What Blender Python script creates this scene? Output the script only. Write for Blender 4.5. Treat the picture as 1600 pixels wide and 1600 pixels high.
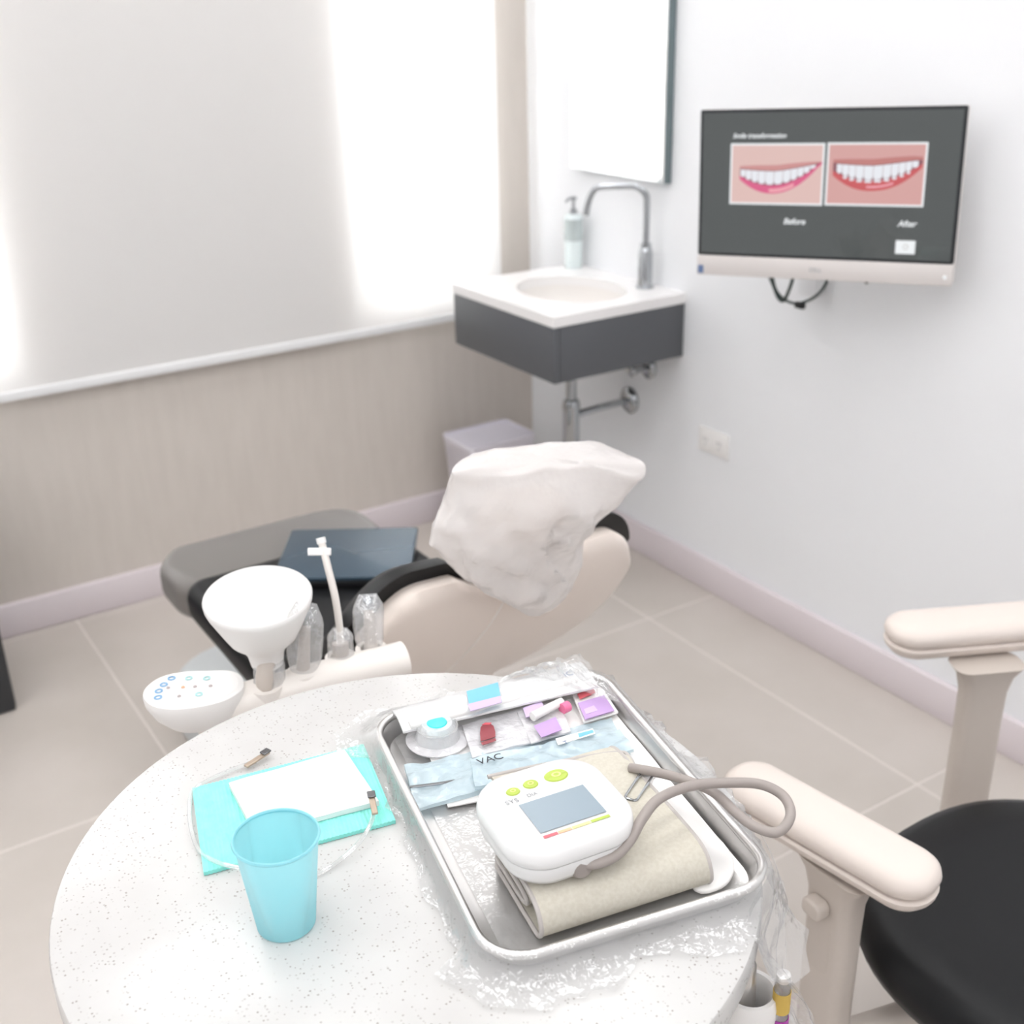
import bpy, bmesh, math, random
from math import sin, cos, pi, radians, sqrt, hypot
from mathutils import Vector, Matrix, noise
random.seed(7)
for o in list(bpy.data.objects): bpy.data.objects.remove(o)
SC = bpy.context.scene; COL = SC.collection

# ------------------------------------------------------------ camera
CAM = Vector((-2.2066, -3.2890, 1.65)); FPX = 1840.3
YAW, PITCH, ROLL = radians(32.692), radians(23.622), radians(-1.364)
_f = Vector((sin(YAW)*cos(PITCH), cos(YAW)*cos(PITCH), -sin(PITCH)))
_r = Vector((cos(YAW), -sin(YAW), 0)); _u = _r.cross(_f)
RV = cos(ROLL)*_r + sin(ROLL)*_u; UV = -sin(ROLL)*_r + cos(ROLL)*_u
cd = bpy.data.cameras.new('camera'); cam = bpy.data.objects.new('camera', cd); COL.objects.link(cam)
m = Matrix((RV, UV, -_f)).transposed().to_4x4(); m.translation = CAM; cam.matrix_world = m
cd.sensor_width = 36; cd.lens = FPX/1600*36; cd.clip_start = .05
cd.dof.use_dof = True; cd.dof.focus_distance = 1.14; cd.dof.aperture_fstop = 6.0
SC.camera = cam
# ------------------------------------------------------------ world, exposure
w = bpy.data.worlds.new('world'); SC.world = w; w.use_nodes = True
w.node_tree.nodes['Background'].inputs[0].default_value = (.93, .97, 1, 1)
w.node_tree.nodes['Background'].inputs[1].default_value = 12.0
vs = SC.view_settings; vs.view_transform = 'Standard'; vs.look = 'None'; vs.exposure = 0.15; vs.gamma = 1
vs.use_curve_mapping = False
PANEL_STRENGTH = 5.6

def ray(x, y): return RV*((x-800)/FPX) + UV*((800-y)/FPX) + _f
def P(x, y, z):   # the point of the horizontal plane at height z seen there in the photograph
    d = ray(x, y); return CAM + d*((z-CAM.z)/d.z)
def PY(x, y, Y):  # the same on the vertical plane at depth Y
    d = ray(x, y); return CAM + d*((Y-CAM.y)/d.y)

# ------------------------------------------------------------ materials
def lin(c):
    return tuple((v/255/12.92 if v/255 <= .04045 else ((v/255+.055)/1.055)**2.4) for v in c)+(1,)
MATS = {}
def mat(name, rgb, rough=.5, metal=0, **k):
    mt = bpy.data.materials.new(name); mt.use_nodes = True; MATS[name] = mt
    nt = mt.node_tree; b = nt.nodes['Principled BSDF']
    b.inputs['Base Color'].default_value = lin(rgb); b.inputs['Roughness'].default_value = rough
    b.inputs['Metallic'].default_value = metal
    for kk, v in k.items():
        if kk in b.inputs: b.inputs[kk].default_value = v
    return mt, nt, b
def coord(nt, scale=(1, 1, 1)):
    tc = nt.nodes.new('ShaderNodeNewGeometry'); mp = nt.nodes.new('ShaderNodeMapping')
    mp.inputs['Scale'].default_value = scale
    nt.links.new(tc.outputs['Position'], mp.inputs['Vector']); return mp.outputs[0]
def noisy(name, rgb, rgb2, scale, rough=.5, detail=4, stretch=(1, 1, 1), bump=0, lo=.35, hi=.65, **k):
    mt, nt, b = mat(name, rgb, rough, **k)
    n = nt.nodes.new('ShaderNodeTexNoise'); n.inputs['Scale'].default_value = scale; n.inputs['Detail'].default_value = detail
    nt.links.new(coord(nt, stretch), n.inputs['Vector'])
    r = nt.nodes.new('ShaderNodeValToRGB'); r.color_ramp.elements[0].position = lo; r.color_ramp.elements[1].position = hi
    r.color_ramp.elements[0].color = lin(rgb); r.color_ramp.elements[1].color = lin(rgb2)
    nt.links.new(n.outputs[0], r.inputs[0]); nt.links.new(r.outputs[0], b.inputs['Base Color'])
    if bump:
        bp = nt.nodes.new('ShaderNodeBump'); bp.inputs['Strength'].default_value = bump; bp.inputs['Distance'].default_value = .002
        nt.links.new(n.outputs[0], bp.inputs['Height']); nt.links.new(bp.outputs[0], b.inputs['Normal'])
    return mt
def sheet(name, rgb, transp, transl, gloss=.12, rough=.12, bump=0, bscale=60):
    """thin film or fabric: transparent + (diffuse/translucent) + glossy by facing"""
    mt = bpy.data.materials.new(name); mt.use_nodes = True; nt = mt.node_tree; MATS[name] = mt
    for n in list(nt.nodes):
        if n.type != 'OUTPUT_MATERIAL': nt.nodes.remove(n)
    out = [n for n in nt.nodes if n.type == 'OUTPUT_MATERIAL'][0]
    N = nt.nodes.new; Lk = nt.links.new
    df = N('ShaderNodeBsdfDiffuse'); tl = N('ShaderNodeBsdfTranslucent'); tp = N('ShaderNodeBsdfTransparent'); gl = N('ShaderNodeBsdfGlossy')
    df.inputs[0].default_value = lin(rgb); tl.inputs[0].default_value = lin(rgb); gl.inputs['Roughness'].default_value = rough
    m1 = N('ShaderNodeMixShader'); m1.inputs[0].default_value = transl; Lk(df.outputs[0], m1.inputs[1]); Lk(tl.outputs[0], m1.inputs[2])
    m2 = N('ShaderNodeMixShader'); m2.inputs[0].default_value = transp; Lk(m1.outputs[0], m2.inputs[1]); Lk(tp.outputs[0], m2.inputs[2])
    m3 = N('ShaderNodeMixShader')
    lw = N('ShaderNodeFresnel'); lw.inputs[0].default_value = 1.35
    mu = N('ShaderNodeMath'); mu.operation = 'MULTIPLY_ADD'; mu.inputs[1].default_value = 1.5 if gloss else 0; mu.inputs[2].default_value = gloss*.3
    mu.use_clamp = True
    mn = N('ShaderNodeMath'); mn.operation = 'MINIMUM'; mn.inputs[1].default_value = .3
    Lk(lw.outputs[0], mu.inputs[0]); Lk(mu.outputs[0], mn.inputs[0]); Lk(mn.outputs[0], m3.inputs[0]); Lk(m2.outputs[0], m3.inputs[1]); Lk(gl.outputs[0], m3.inputs[2])
    Lk(m3.outputs[0], out.inputs['Surface'])
    if bump:
        n = N('ShaderNodeTexNoise'); n.inputs['Scale'].default_value = bscale; n.inputs['Detail'].default_value = 3
        Lk(coord(nt), n.inputs['Vector']); bp = N('ShaderNodeBump'); bp.inputs['Strength'].default_value = bump; bp.inputs['Distance'].default_value = .01
        Lk(n.outputs[0], bp.inputs['Height'])
        for s in (df, gl): Lk(bp.outputs[0], s.inputs['Normal'])
        Lk(bp.outputs[0], lw.inputs['Normal'])
    return mt
def emit(name, rgb, s, base=(8, 9, 10), rough=.08):
    mt, nt, b = mat(name, base, rough); b.inputs['Emission Color'].default_value = lin(rgb); b.inputs['Emission Strength'].default_value = s; return mt

mat('white_paint', (238, 239, 241), .55); mat('ceiling_paint', (240, 240, 240), .8)
noisy('taupe_wallpaper', (208, 200, 192), (212, 204, 196), 22, .8, 6, (1.6, 1.6, .25), .15)
noisy('tile', (193, 185, 177), (200, 192, 185), 3.2, .42, 7, bump=.03)
mat('grout', (218, 210, 204), .8)
mat('baseboard_paint', (226, 217, 220), .4)
sheet('blind_fabric', (238, 236, 234), 0, .20, gloss=0)
mat('white_plastic', (240, 238, 236), .3); mat('cream_plastic', (236, 230, 224), .32); mat('white_metal', (235, 235, 235), .35)
noisy('quartz', (205, 204, 202), (198, 196, 194), 9, .22, 4)
mat('charcoal', (88, 90, 94), .4); mat('counter_white', (243, 241, 240), .15); mat('ceramic', (240, 236, 232), .12)
mat('chrome', (180, 183, 186), .12, 1); mat('steel', (222, 220, 218), .34, 1); mat('dark_chrome', (120, 120, 122), .2, 1)
mat('mirror', (250, 252, 252), .01, 1); mat('mirror_edge', (108, 122, 126), .3)
mat('black_vinyl', (18, 19, 21), .45, **{'Specular IOR Level': .28}); mat('black_plastic', (22, 23, 25), .35); mat('charcoal_box', (52, 53, 56), .5)
mat('beige_shell', (236, 224, 215), .32); mat('arm_beige', (224, 213, 205), .45); mat('arm_post', (200, 190, 181), .4)
sheet('leg_cover_film', (128, 123, 119), .04, .15, gloss=.1, rough=.4)
mat('laptop_lid', (66, 84, 98), .25, .35)
sheet('bag_film', (252, 248, 246), .20, .42, gloss=.2, rough=.25, bump=.5, bscale=22)
sheet('clear_film', (246, 246, 246), .80, .35, gloss=.25, rough=.18, bump=.45, bscale=45)
sheet('sleeve_film', (240, 241, 243), .72, .35, gloss=.4, rough=.12, bump=.6, bscale=60)
sheet('pouch_film', (222, 240, 247), .30, .35, gloss=.2, rough=.2, bump=.3, bscale=60)
sheet('packet_film', (246, 244, 246), .20, .3, gloss=.25, rough=.12, bump=.4, bscale=70)
sheet('brush_film', (250, 250, 250), .06, .3, gloss=.2, rough=.15, bump=.3, bscale=60)
sheet('tube_clear', (245, 245, 244), .75, .3, gloss=.25, rough=.08)
sheet('cup_plastic', (172, 238, 246), .0, .45, gloss=.2, rough=.25)
sheet('window_glass', (235, 240, 240), .93, 0, gloss=.1, rough=.02)
noisy('teal_paper', (140, 230, 218), (150, 235, 224), 90, .85); mat('white_paper', (238, 236, 234), .85)
noisy('cuff_fabric', (196, 190, 176), (203, 198, 185), 260, .8, 2, bump=.15); mat('cuff_trim', (186, 180, 176), .7)
noisy('cuff_hook', (150, 154, 138), (160, 164, 148), 300, .9, 2, bump=.2)
mat('hose_rubber', (158, 149, 144), .45); mat('lcd', (140, 155, 165), .25); mat('bp_white', (236, 235, 234), .25)
mat('lime', (178, 198, 84), .4); mat('print_grey', (150, 152, 156), .5); mat('print_black', (40, 42, 48), .5)
mat('print_red', (228, 104, 114), .45); mat('print_orange', (240, 190, 150), .45); mat('print_yellow', (236, 228, 150), .45)
mat('drop_red', (150, 70, 76), .45); mat('print_purple', (190, 156, 208), .45); mat('print_lilac', (206, 184, 220), .45); mat('print_pink', (236, 120, 160), .45)
mat('print_blue', (120, 190, 228), .45); mat('print_navy', (100, 120, 160), .45); mat('teal_gel', (70, 220, 220), .3)
mat('button_blue', (128, 170, 206), .45); mat('button_teal', (170, 214, 214), .45); mat('button_grey', (190, 178, 178), .5); mat('button_pale', (205, 222, 235), .4)
mat('bin_plastic', (226, 222, 230), .35); mat('bin_lid', (214, 210, 220), .35); mat('base_grey', (206, 210, 211), .4)
mat('bezel', (20, 24, 28), .3); mat('silver_plastic', (214, 208, 205), .35); mat('cable_black', (20, 40, 38), .4)
mat('syringe_purple', (176, 60, 168), .3); mat('syringe_label', (214, 180, 90), .6); mat('soap_glass', (226, 236, 236), .15); mat('soap_reflection', (196, 206, 206), .2, .3)
mat('gold_clip', (186, 168, 150), .35, .6)
emit('fill_panel', (253, 253, 254), PANEL_STRENGTH, (240, 240, 240), .5)
# quartz speckles
nt = MATS['quartz'].node_tree; b = nt.nodes['Principled BSDF']
old = b.inputs['Base Color'].links[0].from_socket
v = nt.nodes.new('ShaderNodeTexVoronoi'); v.inputs['Scale'].default_value = 300; nt.links.new(coord(nt), v.inputs['Vector'])
sx = nt.nodes.new('ShaderNodeSeparateColor'); nt.links.new(v.outputs['Color'], sx.inputs[0])
a1 = nt.nodes.new('ShaderNodeMath'); a1.operation = 'GREATER_THAN'; a1.inputs[1].default_value = .62; nt.links.new(sx.outputs[0], a1.inputs[0])
a2 = nt.nodes.new('ShaderNodeMath'); a2.operation = 'LESS_THAN'; a2.inputs[1].default_value = .30; nt.links.new(v.outputs['Distance'], a2.inputs[0])
a3 = nt.nodes.new('ShaderNodeMath'); a3.operation = 'MULTIPLY'; nt.links.new(a1.outputs[0], a3.inputs[0]); nt.links.new(a2.outputs[0], a3.inputs[1])
a4 = nt.nodes.new('ShaderNodeMath'); a4.operation = 'MULTIPLY'; nt.links.new(a3.outputs[0], a4.inputs[0]); nt.links.new(sx.outputs[1], a4.inputs[1])
mx = nt.nodes.new('ShaderNodeMix'); mx.data_type = 'RGBA'; nt.links.new(a4.outputs[0], mx.inputs['Factor'])
nt.links.new(old, mx.inputs['A']); mx.inputs['B'].default_value = lin((158, 152, 147)); nt.links.new(mx.outputs['Result'], b.inputs['Base Color'])

# ------------------------------------------------------------ shapes: every one returns (verts, faces) in world metres
def join(*gs):
    V, Fc = [], []
    for v, f in gs:
        n = len(V); V += [Vector(p) for p in v]; Fc += [tuple(i+n for i in q) for q in f]
    return V, Fc
def xf(g, M): return [M @ Vector(p) for p in g[0]], g[1]
def from_bm(bm):
    bm.verts.ensure_lookup_table(); bm.verts.index_update()
    g = ([v.co.copy() for v in bm.verts], [tuple(v.index for v in f.verts) for f in bm.faces]); bm.free(); return g
def box(c, s, bev=0, seg=2, M=None):
    bm = bmesh.new(); bmesh.ops.create_cube(bm, size=1)
    for v in bm.verts: v.co = Vector((v.co.x*s[0], v.co.y*s[1], v.co.z*s[2]))
    if bev: bmesh.ops.bevel(bm, geom=list(bm.edges), offset=bev, segments=seg, profile=.5, affect='EDGES')
    g = from_bm(bm); g = xf(g, Matrix.Translation(Vector(c)))
    return xf(g, M) if M else g
def lathe(prof, n=40, c=(0, 0, 0), closed=False, M=None):
    V, Fc = [], []
    for r, z in prof:
        for i in range(n): a = 2*pi*i/n; V.append(Vector((c[0]+r*cos(a), c[1]+r*sin(a), c[2]+z)))
    k = len(prof)
    for j in range(k if closed else k-1):
        for i in range(n):
            a, b2 = j*n+i, j*n+(i+1) % n; jj = (j+1) % k
            Fc.append((a, b2, jj*n+(i+1) % n, jj*n+i))
    if not closed:
        if prof[0][0] > 1e-6: Fc.append(tuple(range(n))[::-1])
        if prof[-1][0] > 1e-6: Fc.append(tuple((k-1)*n+i for i in range(n)))
    g = (V, Fc); return xf(g, M) if M else g
def lathe_open(prof, n=40, c=(0, 0, 0)):
    V, Fc = lathe(prof, n, c); return V, [f for f in Fc if len(f) == 4]
def smooth_path(pts, sub=6):
    pts = [Vector(p) for p in pts]; out = []
    for i in range(len(pts)-1):
        p0, p1, p2, p3 = pts[max(i-1, 0)], pts[i], pts[i+1], pts[min(i+2, len(pts)-1)]
        for j in range(sub):
            t = j/sub
            out.append(.5*((2*p1)+(p2-p0)*t+(2*p0-5*p1+4*p2-p3)*t*t+(3*p1-p0-3*p2+p3)*t**3))
    out.append(pts[-1]); return out
def tube(pts, r, n=12, sub=6, caps=True):
    path = smooth_path(pts, sub) if sub else [Vector(p) for p in pts]
    k = len(path); V, Fc = [], []
    t = (path[1]-path[0]).normalized(); nr = t.orthogonal().normalized()
    for i, p in enumerate(path):
        t2 = (path[min(i+1, k-1)]-path[max(i-1, 0)]).normalized()
        nr = (nr-t2*nr.dot(t2)).normalized(); bn = t2.cross(nr)
        rr = r if not isinstance(r, (list, tuple)) else r[0]+(r[1]-r[0])*i/(k-1)
        for j in range(n): a = 2*pi*j/n; V.append(p+rr*(cos(a)*nr+sin(a)*bn))
    for i in range(k-1):
        for j in range(n): Fc.append((i*n+j, i*n+(j+1) % n, (i+1)*n+(j+1) % n, (i+1)*n+j))
    if caps: Fc += [tuple(range(n))[::-1], tuple((k-1)*n+j for j in range(n))]
    return V, Fc
def rrect(w, h, r, n=6):
    out = []
    for cx, cy, a0 in ((w/2-r, h/2-r, 0), (-w/2+r, h/2-r, 90), (-w/2+r, -h/2+r, 180), (w/2-r, -h/2+r, 270)):
        for i in range(n+1): a = radians(a0+90*i/n); out.append((cx+r*cos(a), cy+r*sin(a)))
    return out
def loft(rings, cap0=True, cap1=True, closed=True):
    n = len(rings[0]); V = [Vector(p) for r in rings for p in r]; Fc = []
    for i in range(len(rings)-1):
        for j in range(n if closed else n-1): Fc.append((i*n+j, i*n+(j+1) % n, (i+1)*n+(j+1) % n, (i+1)*n+j))
    if cap0: Fc.append(tuple(range(n))[::-1])
    if cap1: Fc.append(tuple((len(rings)-1)*n+j for j in range(n)))
    return V, Fc
def inset(poly, d):
    """shrink an outline towards its inside by d (positive is inwards, counter-clockwise outline)"""
    n = len(poly); out = []
    ar = sum(poly[i][0]*poly[(i+1) % n][1]-poly[(i+1) % n][0]*poly[i][1] for i in range(n)); sg = 1 if ar > 0 else -1
    for i in range(n):
        a, b2 = Vector(poly[i-1][:2]), Vector(poly[(i+1) % n][:2]); t = (b2-a)
        t = t.normalized() if t.length > 1e-9 else Vector((1, 0))
        out.append((poly[i][0]-sg*t.y*d, poly[i][1]+sg*t.x*d))
    return out
def slab(poly, z0, z1, bev=.004, seg=3):
    """outline extruded upwards with rounded upper and lower edges"""
    rings = []
    bz = min(bev, (z1-z0)/2)
    for i in range(seg+1):
        a = pi/2*i/seg; rings.append([(x, y, z0+bz*(1-sin(a))) for x, y in inset(poly, bev*(1-cos(a)))] if False else [(x, y, z0+bz*(1-cos(a))) for x, y in inset(poly, bev*(1-sin(a)))])
    for i in range(seg+1):
        a = pi/2*(1-i/seg); rings.append([(x, y, z1-bz*(1-cos(a))) for x, y in inset(poly, bev*(1-sin(a)))])
    return loft(rings)
def grid(fn, nu, nv):
    V = [Vector(fn(i/nu, j/nv)) for j in range(nv+1) for i in range(nu+1)]
    return V, [(j*(nu+1)+i, j*(nu+1)+i+1, (j+1)*(nu+1)+i+1, (j+1)*(nu+1)+i) for j in range(nv) for i in range(nu)]
def catmull_loop(pts, sub=4):
    n = len(pts); out = []
    for i in range(n):
        p0, p1, p2, p3 = [Vector(pts[(i+k) % n]) for k in (-1, 0, 1, 2)]
        for j in range(sub):
            t = j/sub; out.append(.5*((2*p1)+(p2-p0)*t+(2*p0-5*p1+4*p2-p3)*t*t+(3*p1-p0-3*p2+p3)*t**3))
    return out
def nz(p, s=1.0, o=0.0): return noise.noise(Vector((p[0]*s+o, p[1]*s-o, (p[2] if len(p) > 2 else 0)*s+o*.5)))

# ------------------------------------------------------------ objects
ORG = {}
def obj(name, g, material, parent=None, smooth=40, kind=None, label=None):
    V = [Vector(p) for p in g[0]]
    lo = Vector([min(p[i] for p in V) for i in range(3)]); hi = Vector([max(p[i] for p in V) for i in range(3)])
    c = (lo+hi)/2; c.z = lo.z
    me = bpy.data.meshes.new(name); me.from_pydata([p-c for p in V], [], [f for f in g[1]]); me.validate()
    bm = bmesh.new(); bm.from_mesh(me); bmesh.ops.recalc_face_normals(bm, faces=bm.faces); bm.to_mesh(me); bm.free()
    if smooth:
        me.polygons.foreach_set('use_smooth', [True]*len(me.polygons)); me.set_sharp_from_angle(angle=radians(smooth))
    me.materials.append(MATS[material])
    o = bpy.data.objects.new(name, me); COL.objects.link(o); ORG[o.name] = c
    o.location = c-ORG[parent.name] if parent else c
    if parent: o.parent = parent
    if kind: o['kind'] = kind
    if label: o['label'] = label
    return o
def thing(name, label, cat, loc, group=None):
    o = bpy.data.objects.new(name, None); o.empty_display_size = .05; COL.objects.link(o); o.location = Vector(loc); ORG[o.name] = Vector(loc)
    return tag(o, label, cat, group)
def tag(o, label, cat, group=None):
    o['label'] = label; o['category'] = cat
    if group: o['group'] = group
    return o
def struct(name, g, material, smooth=0): return obj(name, g, material, None, smooth, 'structure')
def text_mesh(s, size, M, extrude=.0002, shear=0, bold=0):
    cu = bpy.data.curves.new('t', 'FONT'); cu.body = s; cu.size = size; cu.align_x = 'CENTER'; cu.align_y = 'CENTER'; cu.extrude = extrude; cu.shear = shear; cu.offset = bold*size
    to = bpy.data.objects.new('t', cu); COL.objects.link(to)
    me = bpy.data.meshes.new_from_object(to.evaluated_get(bpy.context.evaluated_depsgraph_get()))
    g = ([M @ v.co for v in me.vertices], [tuple(p.vertices) for p in me.polygons])
    bpy.data.objects.remove(to); bpy.data.curves.remove(cu); bpy.data.meshes.remove(me); return g
def frame(origin, xdir, up=Vector((0, 0, 1))):
    x = Vector(xdir).normalized(); z = Vector(up).normalized(); y = z.cross(x).normalized(); x = y.cross(z)
    M = Matrix((x, y, z)).transposed().to_4x4(); M.translation = Vector(origin); return M

# ============================================================ THE ROOM
XL, YF, ZC = -4.2, -5.0, 2.9
fl = struct('floor', box(((XL)/2, YF/2, -.0515), (-XL+.2, -YF+.2, .1)), 'grout')
tx, ty = .685, .9515; g0 = .006
xs = [0, -.268]+[-.268-tx*i for i in range(1, 7)]; ys = [0, -.034]+[-.034-ty*i for i in range(1, 7)]
tmeshes = {}
for i in range(len(xs)-1):
    for j in range(len(ys)-1):
        x1, x0 = xs[i], max(xs[i+1], XL); y1, y0 = ys[j], max(ys[j+1], YF)
        if x1-x0 < .01 or y1-y0 < .01: continue
        key = (round(x1-x0, 3), round(y1-y0, 3)); c = Vector(((x0+x1)/2, (y0+y1)/2, -.012))
        if key not in tmeshes:
            o = obj('tile', box(c+Vector((0, 0, .006)), (x1-x0-g0, y1-y0-g0, .012), .0015, 1), 'tile', fl, 0); tmeshes[key] = o.data
        else:
            o = bpy.data.objects.new('tile', tmeshes[key]); COL.objects.link(o); o.parent = fl; o.location = c-ORG[fl.name]
# window wall with two openings
W1 = (-.648, -.158, .750, 2.35); W2 = (-2.85, -1.665, .750, 2.35)
segs = []
def wallpiece(x0, x1, z0, z1): segs.append(box(((x0+x1)/2, .1, (z0+z1)/2), (x1-x0, .2, z1-z0)))
wallpiece(XL-.2, .2, -.1, 0.750); wallpiece(XL-.2, .2, 2.35, ZC+.1)
wallpiece(XL-.2, W2[0], 0.750, 2.35); wallpiece(W2[1], W1[0], 0.750, 2.35); wallpiece(W1[1], .2, 0.750, 2.35)
struct('wall_back', join(*segs), 'taupe_wallpaper')
struct('wall_right', box((.1, YF/2-.05, ZC/2), (.2, -YF+.1, ZC+.2)), 'white_paint')
struct('wall_left', box((XL-.1, YF/2-.05, ZC/2), (.2, -YF+.1, ZC+.2)), 'white_paint')
struct('wall_front', box((XL/2, YF-.1, ZC/2), (-XL+.4, .2, ZC+.2)), 'white_paint')
struct('ceiling', box((XL/2, YF/2, ZC+.1), (-XL+.4, -YF+.4, .2)), 'ceiling_paint')
def skirting(name, c, s): struct(name, box(c, s, .004, 2), 'baseboard_paint', 40)
skirting('baseboard_back', (XL/2, -.009, .05), (-XL, .018, .1)); skirting('baseboard_right', (-.009, YF/2, .05), (.018, -YF, .1))
for n, (x0, x1, z0, z1) in enumerate((W1, W2)):
    e = bpy.data.objects.new('window_%d' % (n+1), None); COL.objects.link(e); e['kind'] = 'structure'
    L = Vector(((x0+x1)/2, .12, z0)); e.location = L; ORG[e.name] = L
    t = .045; fr = join(box(((x0+x1)/2, .12, z0+t/2), (x1-x0, .06, t)), box(((x0+x1)/2, .12, z1-t/2), (x1-x0, .06, t)),
        box((x0+t/2, .12, (z0+z1)/2), (t, .06, z1-z0-2*t)), box((x1-t/2, .12, (z0+z1)/2), (t, .06, z1-z0-2*t)))
    obj('window_frame', fr, 'white_metal', e, 0)
    obj('pane', box(((x0+x1)/2, .12, (z0+z1)/2), (x1-x0-2*t+.01, .006, z1-z0-2*t+.01)), 'window_glass', e, 0)
# roller blind over both windows
bl = thing('roller_blind', 'wide white translucent roller blind covering the window wall above the taupe wall', 'blind', (-1.7, -.032, .69))
BX0, BX1 = -3.3, -.135
obj('blind_fabric', grid(lambda u, v: (BX0+(BX1-BX0)*u, -.032+.0012*sin(u*21), .70+v*1.93), 60, 8), 'blind_fabric', bl)
obj('bottom_bar', slab([(p[0]+(BX0+BX1)/2, p[1]-.032) for p in rrect(BX1-BX0, .014, .006)], .690, .716, .003), 'white_metal', bl)
obj('roller_tube', tube([(BX0, -.036, 2.63), (BX1, -.036, 2.63)], .03, 20, 0), 'white_metal', bl)
for x in (BX0, BX1): obj('bracket', box((x, -.03, 2.65), (.012, .075, .09), .003), 'white_metal', bl)
# unseen ceiling panels, added to fill the room with even light
for x, y in [(-.7-1.4*i, -.65-1.22*j) for i in range(3) for j in range(4)]:
    lt = thing('ceiling_fill', 'unseen square fill light panel added to the white ceiling', 'light', (x, y, ZC-.02), 'added ceiling fill panels')
    a = .34; z = ZC-.011
    obj('frame', join(box((x-a, y, z), (.03, 2*a+.03, .02)), box((x+a, y, z), (.03, 2*a+.03, .02)), box((x, y-a, z), (2*a-.03, .03, .02)), box((x, y+a, z), (2*a-.03, .03, .02))), 'white_metal', lt, 0)
    obj('diffuser', box((x, y, ZC-.008), (2*a-.03, 2*a-.03, .008)), 'fill_panel', lt, 0)

# ============================================================ SINK CORNER
SX, SY0, SY1, SZ = -.458, -.79, -.262, .872
vc = thing('vanity_cabinet', 'charcoal box cabinet hung on the wall under the white sink counter', 'cabinet', (SX/2, (SY0+SY1)/2, .69))
obj('front_panel', box((SX+.012, (SY0+SY1)/2, .765), (.018, SY1-SY0-.006, .155), .0015), 'charcoal', vc)
obj('side_panel', box((SX/2+.0105, SY0+.012, .765), (-SX-.023, .018, .155), .0015), 'charcoal', vc)
obj('side_panel', box((SX/2+.0105, SY1-.012, .765), (-SX-.023, .018, .155), .0015), 'charcoal', vc)
obj('bottom_panel', box((SX/2+.01, (SY0+SY1)/2, .697), (-SX-.03, SY1-SY0-.05, .012)), 'charcoal', vc)
obj('wall_clip', box((-.03, SY0+.05, .679), (.03, .02, .02), .003), 'steel', vc)
# counter with an oval hole
ct = thing('sink_counter', 'white stone countertop with sunken oval basin in the corner', 'sink', (SX/2, (SY0+SY1)/2, SZ-.03))
bc, rx, ry = Vector((-.225, -.545)), .145, .185
def counter():
    n = 64; out_ = []
    for i in range(n):
        a = 2*pi*i/n; dx, dy = cos(a), sin(a)
        tx_ = ((0 if dx > 0 else SX)-bc.x)/dx if abs(dx) > 1e-6 else 9; ty_ = ((SY1 if dy > 0 else SY0)-bc.y)/dy if abs(dy) > 1e-6 else 9
        t = min(tx_, ty_); out_.append((bc.x+dx*t, bc.y+dy*t))
    cs = [(0, SY1), (SX, SY1), (SX, SY0), (0, SY0)]
    for c in cs:
        i = min(range(n), key=lambda k: hypot(out_[k][0]-c[0], out_[k][1]-c[1])); out_[i] = c
    inn = [(bc.x+rx*cos(2*pi*i/n), bc.y+ry*sin(2*pi*i/n)) for i in range(n)]
    rings = [[(x, y, SZ-.028) for x, y in inn], [(x, y, SZ-.028) for x, y in out_], [(x, y, SZ) for x, y in out_], [(x, y, SZ) for x, y in inn]]
    V, Fc = loft(rings+[rings[0]], False, False); return V, Fc
obj('counter_slab', counter(), 'counter_white', ct, 30)
prof = [(1.0, -.026), (.99, -.05), (.93, -.085), (.75, -.12), (.4, -.138), (.12, -.142), (.11, -.15), (.42, -.148), (.8, -.128), (.97, -.09), (1.03, -.05), (1.04, -.03)]
V, Fc = lathe_open(prof, 48); V = [Vector((bc.x+p.x*rx*.995, bc.y+p.y*ry*.995, SZ+p.z)) for p in V]
bo = obj('basin', (V, Fc), 'ceramic', ct)
obj('drain', lathe([(.0, .004), (.018, .004), (.022, 0), (.022, -.03), (0, -.03)], 24, (bc.x, bc.y, SZ-.143)), 'chrome', bo)
# faucet
fb = Vector((-.05, -.667, SZ)); fd = Vector((-.72, .69, 0)).normalized()
fa = thing('faucet', 'tall chrome basin tap with bent swan neck on the white counter', 'faucet', fb)
obj('base', lathe([(.0, 0), (.026, 0), (.026, .006), (.021, .008), (.021, .10), (.017, .115), (.012, .12), (0, .12)], 24, fb), 'chrome', fa)
obj('spout', tube([fb+Vector((0, 0, .11)), fb+Vector((0, 0, .24)), fb+Vector((0, 0, .265))+fd*.006, fb+Vector((0, 0, .282))+fd*.026, fb+Vector((0, 0, .286))+fd*.05, fb+Vector((0, 0, .283))+fd*.13, fb+Vector((0, 0, .270))+fd*.152, fb+Vector((0, 0, .24))+fd*.165, fb+Vector((0, 0, .205))+fd*.172], .0095, 14), 'chrome', fa)
obj('collar', lathe([(.012, .118), (.016, .118), (.016, .128), (.012, .128)], 20, fb), 'chrome', fa)
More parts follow.
